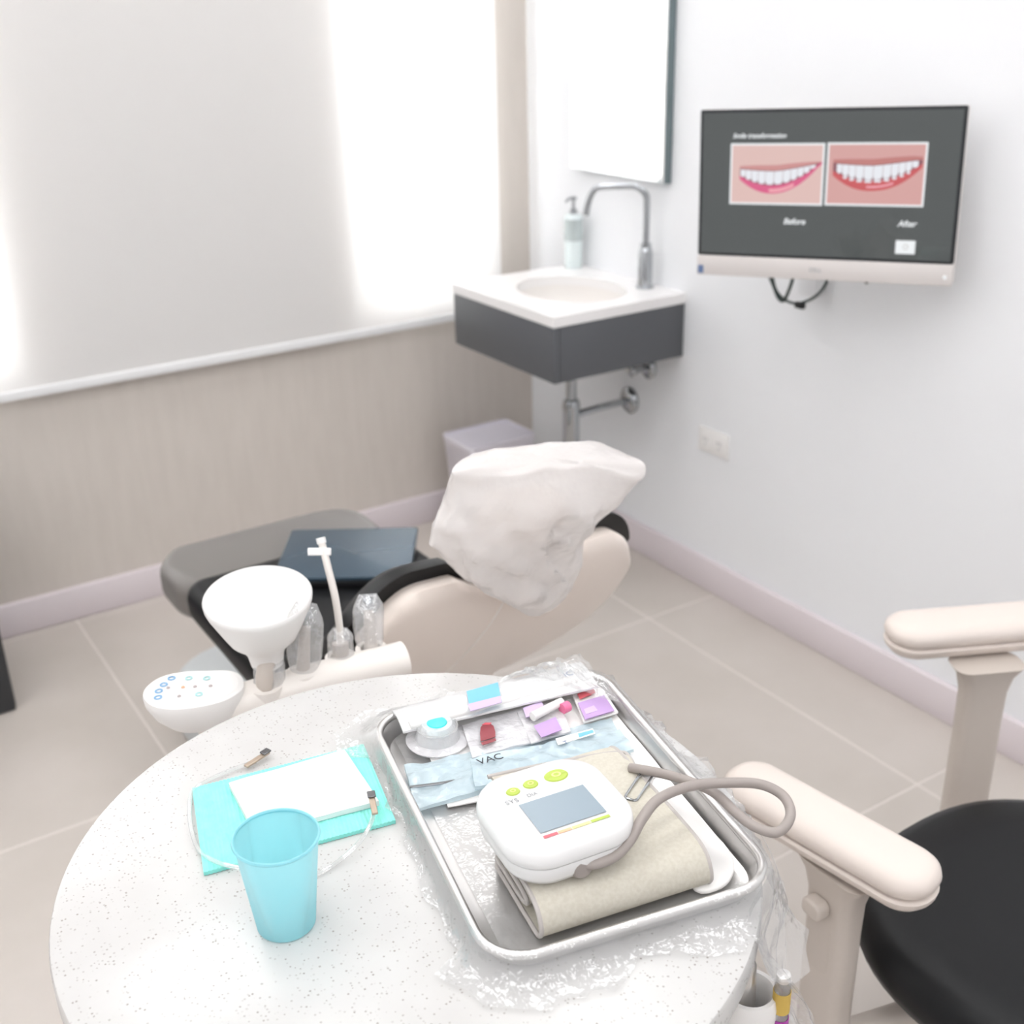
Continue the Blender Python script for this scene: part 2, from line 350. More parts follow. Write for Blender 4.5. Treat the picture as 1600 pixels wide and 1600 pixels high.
# soap dispenser
sb = Vector((-.045, -.31, SZ))
so = thing('soap_dispenser', 'slim pale glass soap dispenser with pump at the back of the counter', 'soap dispenser', sb)
obj('bottle', lathe([(0, 0), (.026, 0), (.028, .006), (.028, .155), (.022, .165), (0, .165)], 24, sb), 'soap_glass', so)
obj('reflection_band', lathe([(.0285, .085), (.0292, .085), (.0292, .150), (.0285, .150)], 24, sb), 'soap_reflection', so)  # darker band round the bottle, a reflection put in as colour
pu = obj('pump', lathe([(0, .165), (.012, .165), (.012, .178), (.005, .18), (.005, .205), (.011, .207), (.011, .215), (0, .217)], 16, sb), 'chrome', so)
obj('nozzle', tube([sb+Vector((0, 0, .211)), sb+Vector((-.02, -.004, .211)), sb+Vector((-.033, -.006, .204))], .004, 8), 'chrome', pu)
# chrome trap
pt = Vector((-.228, -.55, 0))
tr = thing('drain_pipe', 'chrome bottle trap pipe hanging under the sink cabinet', 'pipe', (pt.x, pt.y, .38))
obj('tailpiece', lathe([(.016, .45), (.016, .696)], 20, pt), 'chrome', tr)
obj('slip_nut', lathe([(.016, .506), (.027, .508), (.027, .522), (.023, .538), (.016, .540)], 20, pt), 'chrome', tr)
obj('trap_body', lathe([(0, .34), (.018, .342), (.025, .352), (.025, .508), (.0, .509)], 24, pt), 'chrome', tr)
obj('wall_arm', tube([pt+Vector((.022, 0, .487)), pt+Vector((.06, -.0, .489)), Vector((-.10, pt.y, .492)), Vector((-.006, pt.y, .492))], .011, 14), 'chrome', tr)
obj('escutcheon', lathe([(.014, .0), (.042, .0), (.042, .006), (.03, .016), (.014, .02)], 28, M=frame((-.001, pt.y, .492), (0, 1, 0), (-1, 0, 0))), 'chrome', tr)
vv = Vector((0, -.635, .618))
va = thing('shutoff_valve', 'small chrome shut-off valve with braided hose below the counter corner', 'valve', (-.03, -.635, .58))
obj('escutcheon', lathe([(.010, .0), (.036, .0), (.036, .004), (.024, .012), (.010, .014)], 24, M=frame(vv+Vector((-.001, 0, 0)), (0, 1, 0), (-1, 0, 0))), 'chrome', va)
obj('valve_body', tube([vv+Vector((-.004, 0, 0)), vv+Vector((-.06, 0, 0))], .010, 12, 0), 'chrome', va)
obj('handle', lathe([(0, 0), (.016, .0), (.018, .008), (.012, .012), (0, .013)], 16, M=frame(vv+Vector((-.06, 0, 0)), (0, 1, 0), (-1, 0, 0))), 'chrome', va)
obj('hose', tube([vv+Vector((-.045, 0, .0)), vv+Vector((-.075, .03, .006)), vv+Vector((-.11, .07, .02)), vv+Vector((-.14, .10, .05)), vv+Vector((-.15, .11, .085))], .006, 10), 'steel', va)
# mirror
mi = thing('mirror', 'tall frameless wall mirror with dark edge above the sink', 'mirror', (-.012, -.5, 1.165))
my0, my1, mz0, mz1 = -.712, -.272, 1.165, 2.15
obj('mirror_body', box((-.013, (my0+my1)/2, (mz0+mz1)/2), (.024, my1-my0, mz1-mz0), .001, 1), 'mirror_edge', mi)
obj('glass', box((-.0275, (my0+my1)/2, (mz0+mz1)/2), (.005, my1-my0-.004, mz1-mz0-.004), .0015, 1), 'mirror', mi)

# ============================================================ SCREEN ON THE WALL
TVC = Vector((-.224, -1.475, 1.242)); al, ti, ro = radians(-61.109), radians(-2.188), radians(-2.061)
TM = Matrix.Translation(TVC) @ Matrix.Rotation(al, 4, 'Z') @ Matrix.Rotation(ti, 4, 'X') @ Matrix.Rotation(ro, 4, 'Y')
S = .56/.54; TW, TH = .56, .36
tv = thing('wall_monitor', 'wide black all-in-one screen showing before and after smiles, silver chin', 'monitor', TVC)
SB = -.131*S   # bottom of the black glass
obj('housing', xf(join(slab(rrect(TW, TH, .006), -.032, -.003, .003), slab(rrect(TW*.7, TH*.6, .02), -.05, -.03, .012)), TM @ Matrix.Rotation(radians(90), 4, 'X')), 'silver_plastic', tv)
ch = obj('chin', box((0, -.004, (SB-TH/2)/2), (TW, .012, TH/2+SB), .002, 2, TM), 'silver_plastic', tv)
TX = TM @ Matrix.Rotation(radians(90), 4, 'X')    # local x right, y up, z towards the viewer
def flat(pts, z, M=TX):  # thin flat print on a face
    n = len(pts); V = [M @ Vector((p[0], p[1], z)) for p in pts]+[M @ Vector((p[0], p[1], z-.0003)) for p in pts]
    return V, [tuple(range(n)), tuple(range(n, 2*n))[::-1]]+[(i, (i+1) % n, (i+1) % n+n, i+n) for i in range(n)]
def rect(x0, y0, x1, y1): return [(x0, y0), (x1, y0), (x1, y1), (x0, y1)]
obj('bezel', xf(slab([(x, y+(TH/2+SB)/2) for x, y in rrect(TW, TH/2-SB, .004)], -.003, .004, .0015), TX), 'bezel', tv)
emit('screen_dark', (88, 92, 92), .72, (12, 13, 14), .06); emit('screen_white', (245, 248, 250), .85, (9, 9, 9), .06)
sc = obj('screen', flat(rect(-TW/2+.007, SB+.006, TW/2-.007, TH/2-.007), .0045), 'screen_dark', tv, 0)
Z = .0048
def TT(x, y, z=Z): return TX @ Matrix.Translation((x*S, y*S, z))
def smile_mats():
    for n, c in (('skin_a', (226, 192, 186)), ('skin_b', (216, 166, 162)), ('lip_up_a', (208, 148, 146)), ('lip_low_a', (222, 98, 140)), ('lip_up_b', (196, 128, 124)), ('lip_low_b', (206, 92, 96)), ('mouth_dark', (142, 92, 100)), ('tooth', (236, 238, 244)), ('lip_shine', (242, 170, 180)), ('skin_shade', (228, 196, 190))): emit('screen_'+n, c, .85, (8, 8, 8), .06)
smile_mats()
def photo(x0, x1, y0, y1, sfx, nm):
    W_, H_ = (x1-x0), (y1-y0); cx, cy = (x0+x1)/2, (y0+y1)/2
    p = obj('photo', flat([(a*S, b_*S) for a, b_ in rect(x0, y0, x1, y1)], Z), 'screen_white', tv, 0, label=nm)
    bw = .004
    def q(u, v): return ((cx+u*(W_/2-bw))*S, (cy+v*(H_/2-bw))*S)
    def add(name, pts, mt, dz): obj(name, flat([q(*k) for k in pts], Z+dz), mt, p, 0)
    add('skin', [(-1, -1), (1, -1), (1, 1), (-1, 1)], 'screen_skin_'+sfx, .0002)
    N = 24; us = [-1+2*i/N for i in range(N+1)]
    if sfx == 'a':
        top = lambda u: .30+.10*u-.17*(1-min(1, abs(u+.0)*1.1)**1.3)+.0; bot = lambda u: .24-.62*(1-min(1, abs(u-.0)/.95)**2)+.16*u
        lowb = lambda u: bot(u)-.05-.24*max(0, 1-abs(u)**2.2); upt = lambda u: top(u)+.16*max(0, 1-abs(u)**2)+.03; l, r = -.82, 1.0
    else:
        top = lambda u: .44+.06*u-.12*(1-min(1, abs(u+.05)*1.2)**1.3); bot = lambda u: .42-.62*(1-min(1, abs(u)/1.08)**2.2)+.1*u
        lowb = lambda u: bot(u)-.05-.30*max(0, 1-abs(u*.9)**2.2); upt = lambda u: top(u)+.17*max(0, 1-abs(u*.8)**2)+.03; l, r = -.9, .96
    us = [l+(r-l)*i/N for i in range(N+1)]
    add('upper_lip', [(u, top(u)-.03) for u in us]+[(u, upt(u)) for u in reversed(us)], 'screen_lip_up_'+sfx, .0004)
    add('lower_lip', [(u, lowb(u)) for u in us]+[(u, max(bot(u), lowb(u))+.06) for u in reversed(us)], 'screen_lip_low_'+sfx, .0004)
    add('mouth', [(u, min(bot(u), top(u))) for u in us]+[(u, top(u)) for u in reversed(us)], 'screen_mouth_dark', .0006)
    add('lip_shine', [(u*.3+.1, lowb(u*.3+.1)+(.10 if sfx == 'b' else .05)) for u in us]+[(u*.3+.1, lowb(u*.3+.1)+.17) for u in reversed(us)], 'screen_lip_shine', .0006)
    edges = [-.84, -.72, -.58, -.43, -.26, -.06, .14, .31, .46, .60, .73, .86]; edges = [e*(.98 if sfx == 'a' else 1.0)+.02 for e in edges]
    for a, b_ in zip(edges[:-1], edges[1:]):
        a += .004; b_ -= .004; mm = (a+b_)/2
        ta, tb = top(a)-.03, top(b_)-.03; lo = max(bot(mm)+.02, -.9); hgt = max(.06, (ta+tb)/2-lo)
        pts = [(a, ta), (a, ta-hgt*.75), (a+.02, ta-hgt*.95), (mm, (ta+tb)/2-hgt), (b_-.02, tb-hgt*.95), (b_, tb-hgt*.75), (b_, tb)]
        add('tooth', pts, 'screen_tooth', .0008)
        if sfx == 'b' and abs(mm) < .75:
            add('tooth', [(a+.02, lo-.01), (a+.03, lo-.09), (b_-.03, lo-.09), (b_-.02, lo-.01)], 'screen_tooth', .0009)
photo(-.201, -.001, -.020, .105, 'a', 'smile photograph titled Before')
photo(.004, .202, -.019, .106, 'b', 'smile photograph titled After')
obj('title_text', text_mesh('Smile transformation', .0135*S, TT(-.14, .120), shear=.25, bold=.02), 'screen_white', sc, 0)
obj('before_text', text_mesh('Before', .017*S, TT(-.058, -.054), shear=.25, bold=.02), 'screen_white', sc, 0)
obj('after_text', text_mesh('After', .017*S, TT(.173, -.053), shear=.25, bold=.02), 'screen_white', sc, 0)
lg = obj('logo_box', flat([(a*S, b_*S) for a, b_ in rect(.154, -.113, .193, -.086)], Z), 'screen_white', sc, 0)
emit('screen_logo', (196, 190, 186), .8); obj('logo_mark', xf(lathe([(.004, 0), (.0055, 0), (.0055, .0002), (.004, .0002)], 20, closed=True), TT(.174, -.099, .0049)), 'screen_logo', lg, 0)
obj('brand_text', text_mesh('DELL', .0125, TX @ Matrix.Translation((-.006*S, -.153*S, .0105))), 'print_grey', ch, 0)
obj('sticker', flat(rect(-.277, -.176, -.264, -.158), .0105), 'print_navy', ch, 0)
obj('power_light', xf(lathe([(0, 0), (.004, 0), (.004, .001), (0, .001)], 14), TX @ Matrix.Translation((TW/2-.014, -TH/2+.018, .0095))), 'screen_white', ch)
obj('button', box((.105, -.004, -TH/2-.002), (.008, .006, .004), .001, 1, TM), 'black_plastic', ch)
# wall arm of the screen
wb = Vector((-.012, -1.36, 1.22))
obj('wall_plate', box(wb+Vector((.002, 0, 0)), (.018, .10, .18), .004), 'silver_plastic', tv)
mid = TM @ Vector((0, .05, .0))
obj('swing_arm', tube([wb, wb+Vector((-.07, .03, 0)), (wb+mid)/2+Vector((-.0, .03, 0)), mid], .016, 12), 'silver_plastic', tv)
cb = thing('screen_cables', 'black cables drooping below the wall screen with a small plug', 'cable', (-.1, -1.27, .93))
def cp(x, y, d=-.12): 
    dd = ray(x, y); return CAM+dd*((d-CAM.x)/dd.x)
obj('cable', tube([cp(1200, 425), cp(1208, 445), cp(1216, 465), cp(1224, 470), cp(1231, 458), cp(1238, 438), cp(1240, 425)], .0042, 10), 'cable_black', cb)
obj('cable', tube([cp(1206, 425, -.10), cp(1212, 452, -.10), cp(1226, 468, -.10), cp(1245, 474, -.10), cp(1268, 467, -.1), cp(1285, 452, -.1), cp(1296, 430, -.1)], .0035, 10), 'cable_black', cb)
pl_ = cp(1250, 477, -.10); obj('plug', box(pl_, (.014, .03, .017), .005), 'black_plastic', cb)
obj('wall_box', box((-.022, -1.275, 1.02), (.04, .06, .12), .006), 'white_paint', cb)

# outlet plate
op = thing('wall_outlet', 'white double power outlet plate on the white wall', 'outlet', (-.004, -.937, .425))
oc = Vector((-.004, -.937, .467))
obj('plate', box(oc, (.008, .124, .074), .003, 2), 'white_plastic', op)
for s in (-1, 1):
    k = obj('socket', box(oc+Vector((-.0045, s*.028, 0)), (.004, .034, .044), .0015, 1), 'white_plastic', op)
    for dy in (-.006, .006): obj('slot', box(oc+Vector((-.0066, s*.028+dy, .004)), (.0012, .0022, .009)), 'print_grey', k, 0)
    obj('ground_hole', box(oc+Vector((-.0066, s*.028, -.012)), (.0012, .004, .004)), 'print_grey', k, 0)
# waste bin
bn = thing('waste_bin', 'small white square waste bin standing in the corner below the sink', 'bin', (-.315, -.215, 0))
def binring(s, z, r=.02): return [(-.315+x, -.215+y, z) for x, y in rrect(.25*s, .19*s, r)]
obj('body', loft([binring(.78, .001), binring(.79, .004), binring(.985, .335), binring(1.0, .337), binring(1.0, .352), binring(.97, .352), binring(.95, .33), binring(.76, .01)]), 'bin_plastic', bn)
obj('lid', loft([binring(.955, .334), binring(.955, .343), binring(.94, .346)]), 'bin_lid', bn)
# dark cabinet at the left edge
dc = thing('low_cabinet', 'dark grey low cabinet against the window wall at the left picture edge', 'cabinet', (-2.2, -.26, 0))
obj('body', box((-2.2, -.255, .276), (.62, .31, .548), .004), 'charcoal_box', dc)
for x in (-2.348, -2.042): d_ = obj('door', box((x-.002, -.419, .274), (.300, .016, .542), .003), 'charcoal_box', dc); obj('handle', box((x+(.11 if x < -2.2 else -.11), -.4305, .42), (.012, .007, .10), .002), 'steel', d_)

# ============================================================ DENTAL CHAIR
CX = -1.335
dch = thing('dental_chair', 'black and beige dental chair with a grey covered leg rest, facing the window', 'dental chair', (CX, -1.3, 0))
base_o = [(CX+x, -1.13+y) for x, y in rrect(.50, 1.04, .19, 8)]
obj('base_plate', slab(base_o, .001, .13, .03, 4), 'base_grey', dch)
obj('pedestal', slab([(CX+x, -1.3+y) for x, y in rrect(.26, .34, .08)], .12, .42, .02), 'base_grey', dch)
def cush(outline, z0, z1, bev): return slab(outline, z0, z1, bev, 6)
seat_o = [(CX+x, -1.28+y) for x, y in rrect(.51, .56, .05, 6)]
obj('seat_shell', slab([(CX+x, -1.28+y) for x, y in rrect(.44, .54, .05, 6)], .385, .45, .02), 'beige_shell', dch)
obj('seat', cush(seat_o, .43, .522, .035), 'black_vinyl', dch)
# leg rest: rounded end towards the window, wrapped in grey film
leg_o = [(CX+.003+x, -.905+y) for x, y in rrect(.50, .26, .10, 8)]
V, Fc = slab(leg_o, .41, .492, .03, 5)
lr = obj('leg_rest', (V, Fc), 'black_vinyl', dch)
leg_o2 = [(CX+.003+x, -.900+y) for x, y in rrect(.518, .275, .108, 8)]
V, Fc = slab(leg_o2, .40, .502, .035, 5)
V = [Vector((p.x, p.y, p.z+.002*sin(p.x*60+p.y*25))) for p in V]
obj('leg_cover', (V, Fc), 'leg_cover_film', lr)
# backrest: black cushion in front, beige shell behind; the shoulders rise on both sides of a dip
def ztop(u):   # u across -1..1
    a = abs(u); sh = .864-.042*max(0, 1-(a/.46)**2)
    if a > .62: sh -= .085*((a-.62)/.38)**2.4
    return sh
def yback(z): return -1.955+.215*max(0, (.87-z)/.32)**1.7
BX, HW = -1.326, .249
def shell(u, v):
    uu = -1+2*u; zt = ztop(uu); z = zt+(.46-zt)*v
    hw = HW*(1-.10*v**1.5)*(1 if v > .0 else 1); x = BX+hw*uu
    y = yback(z)+.028*abs(uu)**3.2
    if v < .04: y += .010*(1-v/.04)
    return (x, y, z)
def shell_front(u, v): p = shell(u, v); return (p[0], p[1]+.03, p[2])
nu, nv = 48, 26
Va, Fa = grid(shell, nu, nv); Vb, Fb = grid(shell_front, nu, nv)
rim = [i for i in range(nu+1)]+[j*(nu+1)+nu for j in range(1, nv+1)]+[nv*(nu+1)+i for i in range(nu-1, -1, -1)]+[j*(nu+1) for j in range(nv-1, 0, -1)]
off = len(Va); sides = [(rim[k], rim[(k+1) % len(rim)], rim[(k+1) % len(rim)]+off, rim[k]+off) for k in range(len(rim))]
obj('back_shell', (Va+Vb, Fa+[tuple(i+off for i in f) for f in Fb]+sides), 'beige_shell', dch, 60)
def shp(u, v, d=.0006): p = shell(u, v); return Vector((p[0], p[1]-d, p[2]))
obj('shell_seam', tube([shp(.43-.12*t, .06+.52*t) for t in [i/8 for i in range(9)]], .0016, 8, 2), 'cream_plastic', dch)
def cushion(side):
    def fn(u, v):
        uu = -1+2*u; zt = ztop(uu)+.024; z = zt+(.50-zt)*v
        hw = (HW+.016)*(1-.04*v); x = BX+hw*uu
        yb = yback(z-.024)+.028*abs(uu)**3.2
        e = 1-max(abs(uu), 0)**8; top = min(1, v/.10); e2 = sqrt(max(0, 1-(1-top)**2)); t = (.012+.034*sqrt(max(0, e))*e2)
        mid_ = yb+.042
        # the cushion slopes more gently than the shell and meets the seat
        slope = .16*v**1.2
        return (x, mid_+slope+(t if side > 0 else -.012-.0*slope), z+(0 if side < 0 else .0))
    return fn
Va, Fa = grid(cushion(-1), nu, nv); Vb, Fb = grid(cushion(1), nu, nv)
obj('back_cushion', (Va+Vb, Fa+[tuple(i+off for i in f) for f in Fb]+sides), 'black_vinyl', dch, 60)
# headrest post and pad (inside the plastic cover)
obj('headrest_post', tube([(BX, -1.918, .80), (BX, -1.925, .86), (BX-.005, -1.955, .92), (BX-.01, -1.99, .95)], .012, 14), 'steel', dch)
hp = [Vector(p) for p in ((-.13, 0, 0), (.13, 0, 0))]
HM = Matrix.Translation((-1.365, -2.000, .970)) @ Matrix.Rotation(radians(-22), 4, 'Z') @ Matrix.Rotation(radians(-4), 4, 'X')
obj('headrest', xf(slab(rrect(.13, .085, .035, 6), -.02, .02, .018, 5), HM @ Matrix.Rotation(radians(90), 4, 'X')), 'beige_shell', dch)
# white plastic cover pulled over the headrest
cap = [(706, 738), (722, 718), (760, 704), (815, 697), (870, 692), (930, 690), (962, 704), (1006, 723), (1000, 745), (955, 738), (910, 732), (860, 736), (815, 742), (768, 746), (730, 742)]
capz = [1.083, 1.084, 1.078, 1.066, 1.055, 1.045, 1.034, 1.022, 1.006, 1.024, 1.041, 1.050, 1.057, 1.064, 1.076]
ring0 = [P(x, y, z) for (x, y), z in zip(cap, capz)]
ring0 = catmull_loop(ring0, 5); NR = len(ring0)
c0 = sum(ring0, Vector())/NR
levels = [(775, 694, 974, .135), (808, 682, 936, .13), (840, 672, 912, .12), (880, 712, 909, .11), (915, 755, 896, .09), (940, 797, 871, .06), (957, 822, 848, .025)]
rings = []
def lerp(a, b_, t): return a+(b_-a)*t
# directions of the cap outline, reused lower down
lx = min(ring0, key=lambda p: (p-CAM).dot(RV)/(p-CAM).dot(_f)); rx_ = max(ring0, key=lambda p: (p-CAM).dot(RV)/(p-CAM).dot(_f))
il, ir = ring0.index(lx), ring0.index(rx_)
for li, (yy, xl_, xr_, dep) in enumerate(levels):
    Yp = -2.005+.012*li*.4; Lp, Rp = PY(xl_, yy, Yp), PY(xr_, yy, Yp); mid_ = (Lp+Rp)/2; hx = (Rp-Lp)/2
    ring = []
    for k in range(NR):
        # parameter: il -> ir on the far side, ir -> il on the near side
        kk = (k-il) % NR; span = (ir-il) % NR
        a = pi-pi*kk/span if kk <= span else -pi*(kk-span)/(NR-span)
        ca, sa = cos(a), sin(a)
        p = mid_+hx*(abs(ca)**.8*(1 if ca > 0 else -1)); dd_ = dep*.5*(sa*abs(sa)**-.2 if abs(sa) > 1e-4 else 0); p += Vector((.56, .83, 0))*dd_
        ring.append(p)
    rings.append(ring)
full = [[c0+(p-c0)*.35+Vector((0, 0, .004)) for p in ring0], [c0+(p-c0)*.8+Vector((0, 0, .004)) for p in ring0], [c0+(p-c0)*.97+Vector((0, 0, .002)) for p in ring0], ring0, [p-Vector((0, 0, .006)) for p in ring0]]
prev = ring0
for r in rings:
    for t in (.25, .5, .75, 1): full.append([lerp(a, b_, t) for a, b_ in zip(prev, r)])
    prev = r
V, Fc = loft(full, True, True)
nrm = []
out = []
nL = len(full)
for i, p in enumerate(V):
    lv, k = divmod(i, NR); ctr = sum(full[lv], Vector())/NR
    d = Vector((p.x-ctr.x, p.y-ctr.y, 0)); d = d.normalized() if d.length > 1e-5 else Vector((0, 0, 0))
    f = min(1, max(0, (lv-4)/6)); kk = (k-il) % NR; sp_ = (ir-il) % NR; a = pi-pi*kk/sp_ if kk <= sp_ else -pi*(kk-sp_)/(NR-sp_); f *= (.12+.88*abs(sin(a)))*min(1, (nL-1-lv)/11)
    dis = .022*(.5-abs(nz((p.x*1.0+p.z*.7, p.y, p.z*.35), 20, 1.3))*2)+.012*(.4-abs(nz((p.x*1.2-p.z*.8, p.y, p.z*.5), 42, 4.1))*2)
    al_, ac_ = (p.x*.8-p.z*.6), (p.x*.6+p.z*.8)
    dis += .007*(.5-abs(noise.noise(Vector((al_*7+3, ac_*34, p.y*3))))*2.4)
    sag = .004*nz(p, 30, 7) if lv < 3 else 0
    out.append(p+d*dis*f+Vector((0, 0, sag)))
bg = obj('headrest_cover', (out, Fc), 'bag_film', None, 55)
tag(bg, 'loose crumpled white plastic bag pulled over the chair headrest', 'plastic cover')
# laptop on the seat
lc = (P(458, 827, .548)+P(638, 900, .548))/2
lm = frame((lc.x, lc.y, .524), P(652, 823, .548)-P(458, 827, .548))
lp = thing('laptop', 'closed dark blue-grey laptop lying on the black chair seat', 'laptop', (lc.x, lc.y, .523))
obj('base', xf(slab(rrect(.285, .245, .008), 0, .013, .002), lm), 'black_plastic', lp)
obj('lid', xf(slab(rrect(.288, .248, .008), .0145, .0235, .0015), lm), 'laptop_lid', lp)
obj('hinge', xf(box((0, .118, .0137), (.2, .006, .003)), lm), 'black_plastic', lp)

# ============================================================ ROUND TABLE
TZ = .92; TCX, TCY, TR = -1.815, -2.492, .3215
tb = thing('round_table', 'white speckled stone round table in the foreground', 'table', (TCX, TCY, 0))
obj('table_top', lathe([(0, TZ-.03), (TR-.006, TZ-.03), (TR, TZ-.026), (TR, TZ-.005), (TR-.0015, TZ-.0015), (TR-.005, TZ), (0, TZ)], 128, (TCX, TCY, 0)), 'quartz', tb)
obj('under_plate', lathe([(0, TZ-.045), (.12, TZ-.045), (.12, TZ-.03), (0, TZ-.03)], 40, (TCX, TCY, 0)), 'white_metal', tb)
obj('column', lathe([(.045, .03), (.045, TZ-.045)], 28, (TCX, TCY, 0)), 'white_metal', tb)
obj('base', lathe([(0, .001), (.22, .001), (.22, .012), (.20, .022), (.06, .035), (0, .035)], 48, (TCX, TCY, 0)), 'white_metal', tb)

# ============================================================ INSTRUMENT CONSOLE behind the table
BZ = .845
cons = thing('instrument_console', 'white instrument holder arm with rounded keypad behind the round table', 'console', (-1.83, -2.0, 0))
b0, b1, b2 = P(395, 1092, BZ), P(500, 1062, BZ), P(612, 1034, BZ)
V, Fc = tube([b0-Vector((.03, -.01, .005)), b0, b1, b2, b2+(b2-b1).normalized()*.018], .027, 24, 8)
V = [Vector((p.x, p.y, BZ+(p.z-BZ)*.85)) for p in V]
arm = obj('holder_arm', (V, Fc), 'cream_plastic', cons)
pad_px = [(222, 1086), (230, 1070), (252, 1056), (285, 1049), (325, 1047), (360, 1047), (378, 1056), (381, 1072), (368, 1085), (345, 1096), (310, 1104), (268, 1108), (236, 1102)]
PZ = .872
po = catmull_loop([P(x, y, PZ).to_2d().to_3d() for x, y in pad_px], 5); po2 = [(p.x, p.y) for p in po]
def scaled(poly, s, dx=0, dy=0):
    cx = sum(p[0] for p in poly)/len(poly); cy = sum(p[1] for p in poly)/len(poly); return [(cx+(x-cx)*s+dx, cy+(y-cy)*s+dy) for x, y in poly]
rg = [(.45, -.055), (.72, -.046), (.90, -.030), (.99, -.014), (1.0, -.006), (.985, -.001), (.95, 0.0)]
pad = obj('keypad', loft([[(x, y, PZ+dz) for x, y in scaled(po2, s, .012*max(0, 1-s)*2, .0)] for s, dz in rg]), 'white_plastic', cons)
obj('key_face', flat(scaled(po2, .88), PZ+.0006, Matrix.Identity(4)), 'button_pale' if False else 'white_plastic', pad, 0)
def key(x, y, r, m_, nm='key'):
    p = P(x, y, PZ+.0008); k = obj(nm, lathe([(r*.55, 0), (r, 0), (r, .0009), (r*.55, .0009)], 16, p, True), m_, pad, 0); return k
for x, y in ((247, 1090), (248, 1080), (256, 1070), (268, 1060)): key(x, y, .0052, 'button_blue')
for x, y, m_ in ((323, 1060, 'button_teal'), (329, 1072, 'button_grey'), (311, 1085, 'button_teal'), (263, 1075, 'button_grey'), (280, 1088, 'button_grey'), (286, 1074, 'print_orange'), (305, 1073, 'button_grey'), (295, 1060, 'button_teal')):
    key(x, y, .0048 if m_ == 'button_teal' else .0024, m_)
pc = P(325, 1100, PZ-.05)
obj('post', lathe([(.034, .03), (.034, .70), (.028, .78), (.030, PZ-.04)], 28, (pc.x+.008, pc.y-.012, 0)), 'cream_plastic', cons)
obj('foot', lathe([(0, .001), (.10, .001), (.10, .02), (.034, .035), (0, .035)], 32, (pc.x+.008, pc.y-.012, 0)), 'cream_plastic', cons)
def at_bar(x, y): return P(x, y, BZ+.012)
for x, y in ((416, 1078), (472, 1056), (533, 1032), (580, 1018)):
    h = at_bar(x, y); obj('holder_ring', lathe([(.014, -.012), (.021, -.012), (.021, .006), (.014, .006)], 24, h, True), 'cream_plastic', cons)
def bag_sleeve(base, top, w0, w1, parent, name='plastic_sleeve', seed=0, mt='sleeve_film'):
    base, top = Vector(base), Vector(top); ax = top-base; rings = []; n = 20
    side = ax.cross(_f).normalized(); fw = side.cross(ax).normalized()
    for j in range(13):
        t = j/12; w = (w0+(w1-w0)*t)*(.55+.45*min(1, t*5))*(1 if t < .8 else 1-.45*(t-.8)/.2); d = w*(.8 if t < .7 else .8*(1-(t-.7)/.36))
        ring = []
        for k in range(n):
            a = 2*pi*k/n; s = 1+.16*noise.noise(Vector((cos(a)*1.6+seed, sin(a)*1.6, t*3+seed)))
            ring.append(base+ax*t+side*(w*cos(a)*s)+fw*(d*sin(a)*s))
        rings.append(ring)
    return obj(name, loft(rings, True, True), mt, parent, 50)
# suction handle with white funnel
fp = at_bar(416, 1078); ft = P(402, 930, .985); ftip = Vector((ft.x*.5+fp.x*.5+.014, ft.y*.5+fp.y*.5+.012, .889))
fu = thing('funnel_suction', 'white wide funnel on a suction handle wrapped in film, beside the keypad', 'funnel', fp+Vector((0, 0, .0)))
tl = Vector((ft.x-fp.x, ft.y-fp.y, .125)).normalized()
FM = frame(ft, (1, 0, 0), tl+Vector((-.12, -.20, 0)))
fprof = [(.0655, 0), (.0668, -.002), (.0662, -.008), (.0635, -.016), (.050, -.046), (.043, -.060), (.036, -.067), (.029, -.075), (.0235, -.086), (.0205, -.104), (.017, -.104), (.019, -.086), (.024, -.073), (.036, -.058), (.047, -.043), (.060, -.014), (.0635, -.004)]
obj('funnel', lathe(fprof, 48, closed=True, M=FM), 'white_plastic', fu)
obj('handle', tube([fp+Vector((0, 0, -.008)), fp+Vector((0, 0, .02)), ftip+tl*.012], .0115, 16, 2), 'arm_post', fu)
bag_sleeve(fp+Vector((0, 0, -.006)), ftip+tl*.006, .019, .020, fu, seed=1)
# bagged handpieces and saliva ejector
def bagged(name, bx_, by_, tx_, ty_, tz, w0, w1, label, seed, core=True):
    b_ = at_bar(bx_, by_); t_ = P(tx_, ty_, tz)
    th = thing(name, label, 'dental handpiece', b_)
    obj('body', tube([b_+Vector((0, 0, -.008)), lerp(b_, t_, .35), lerp(b_, t_, .75)], [.010, .006], 14, 3), 'arm_post', th)
    obj('head', xf(lathe([(0, 0), (.008, 0), (.009, .004), (.009, .014), (.006, .018), (0, .018)], 16), frame(lerp(b_, t_, .72), (1, 0, 0), (t_-b_))), 'chrome', th)
    bag_sleeve(b_+Vector((0, 0, -.004)), t_, w0, w1, th, seed=seed); return th
bagged('dental_handpiece', 472, 1056, 480, 942, .955, .020, .024, 'tall clear plastic wrapped handpiece right behind the white funnel', 3)
bagged('dental_handpiece', 580, 1018, 574, 928, .925, .018, .022, 'short plastic wrapped handpiece at the right end of the holder arm', 5)
se = at_bar(533, 1034)
sj = thing('saliva_ejector', 'thin bent white suction straw standing in a film wrapped holder', 'suction tip', se)
q0, q1, q2, q3 = P(531, 985, .90), P(524, 935, .945), P(512, 885, .985), P(502, 845, 1.015)
obj('straw', tube([se+Vector((0, 0, .0)), q0, q1, q2, q3], .0048, 12), 'cream_plastic', sj)
obj('tip', tube([lerp(q2, q3, .9), q3+(q3-q2)*.12], .0062, 12, 0), 'white_plastic', sj)
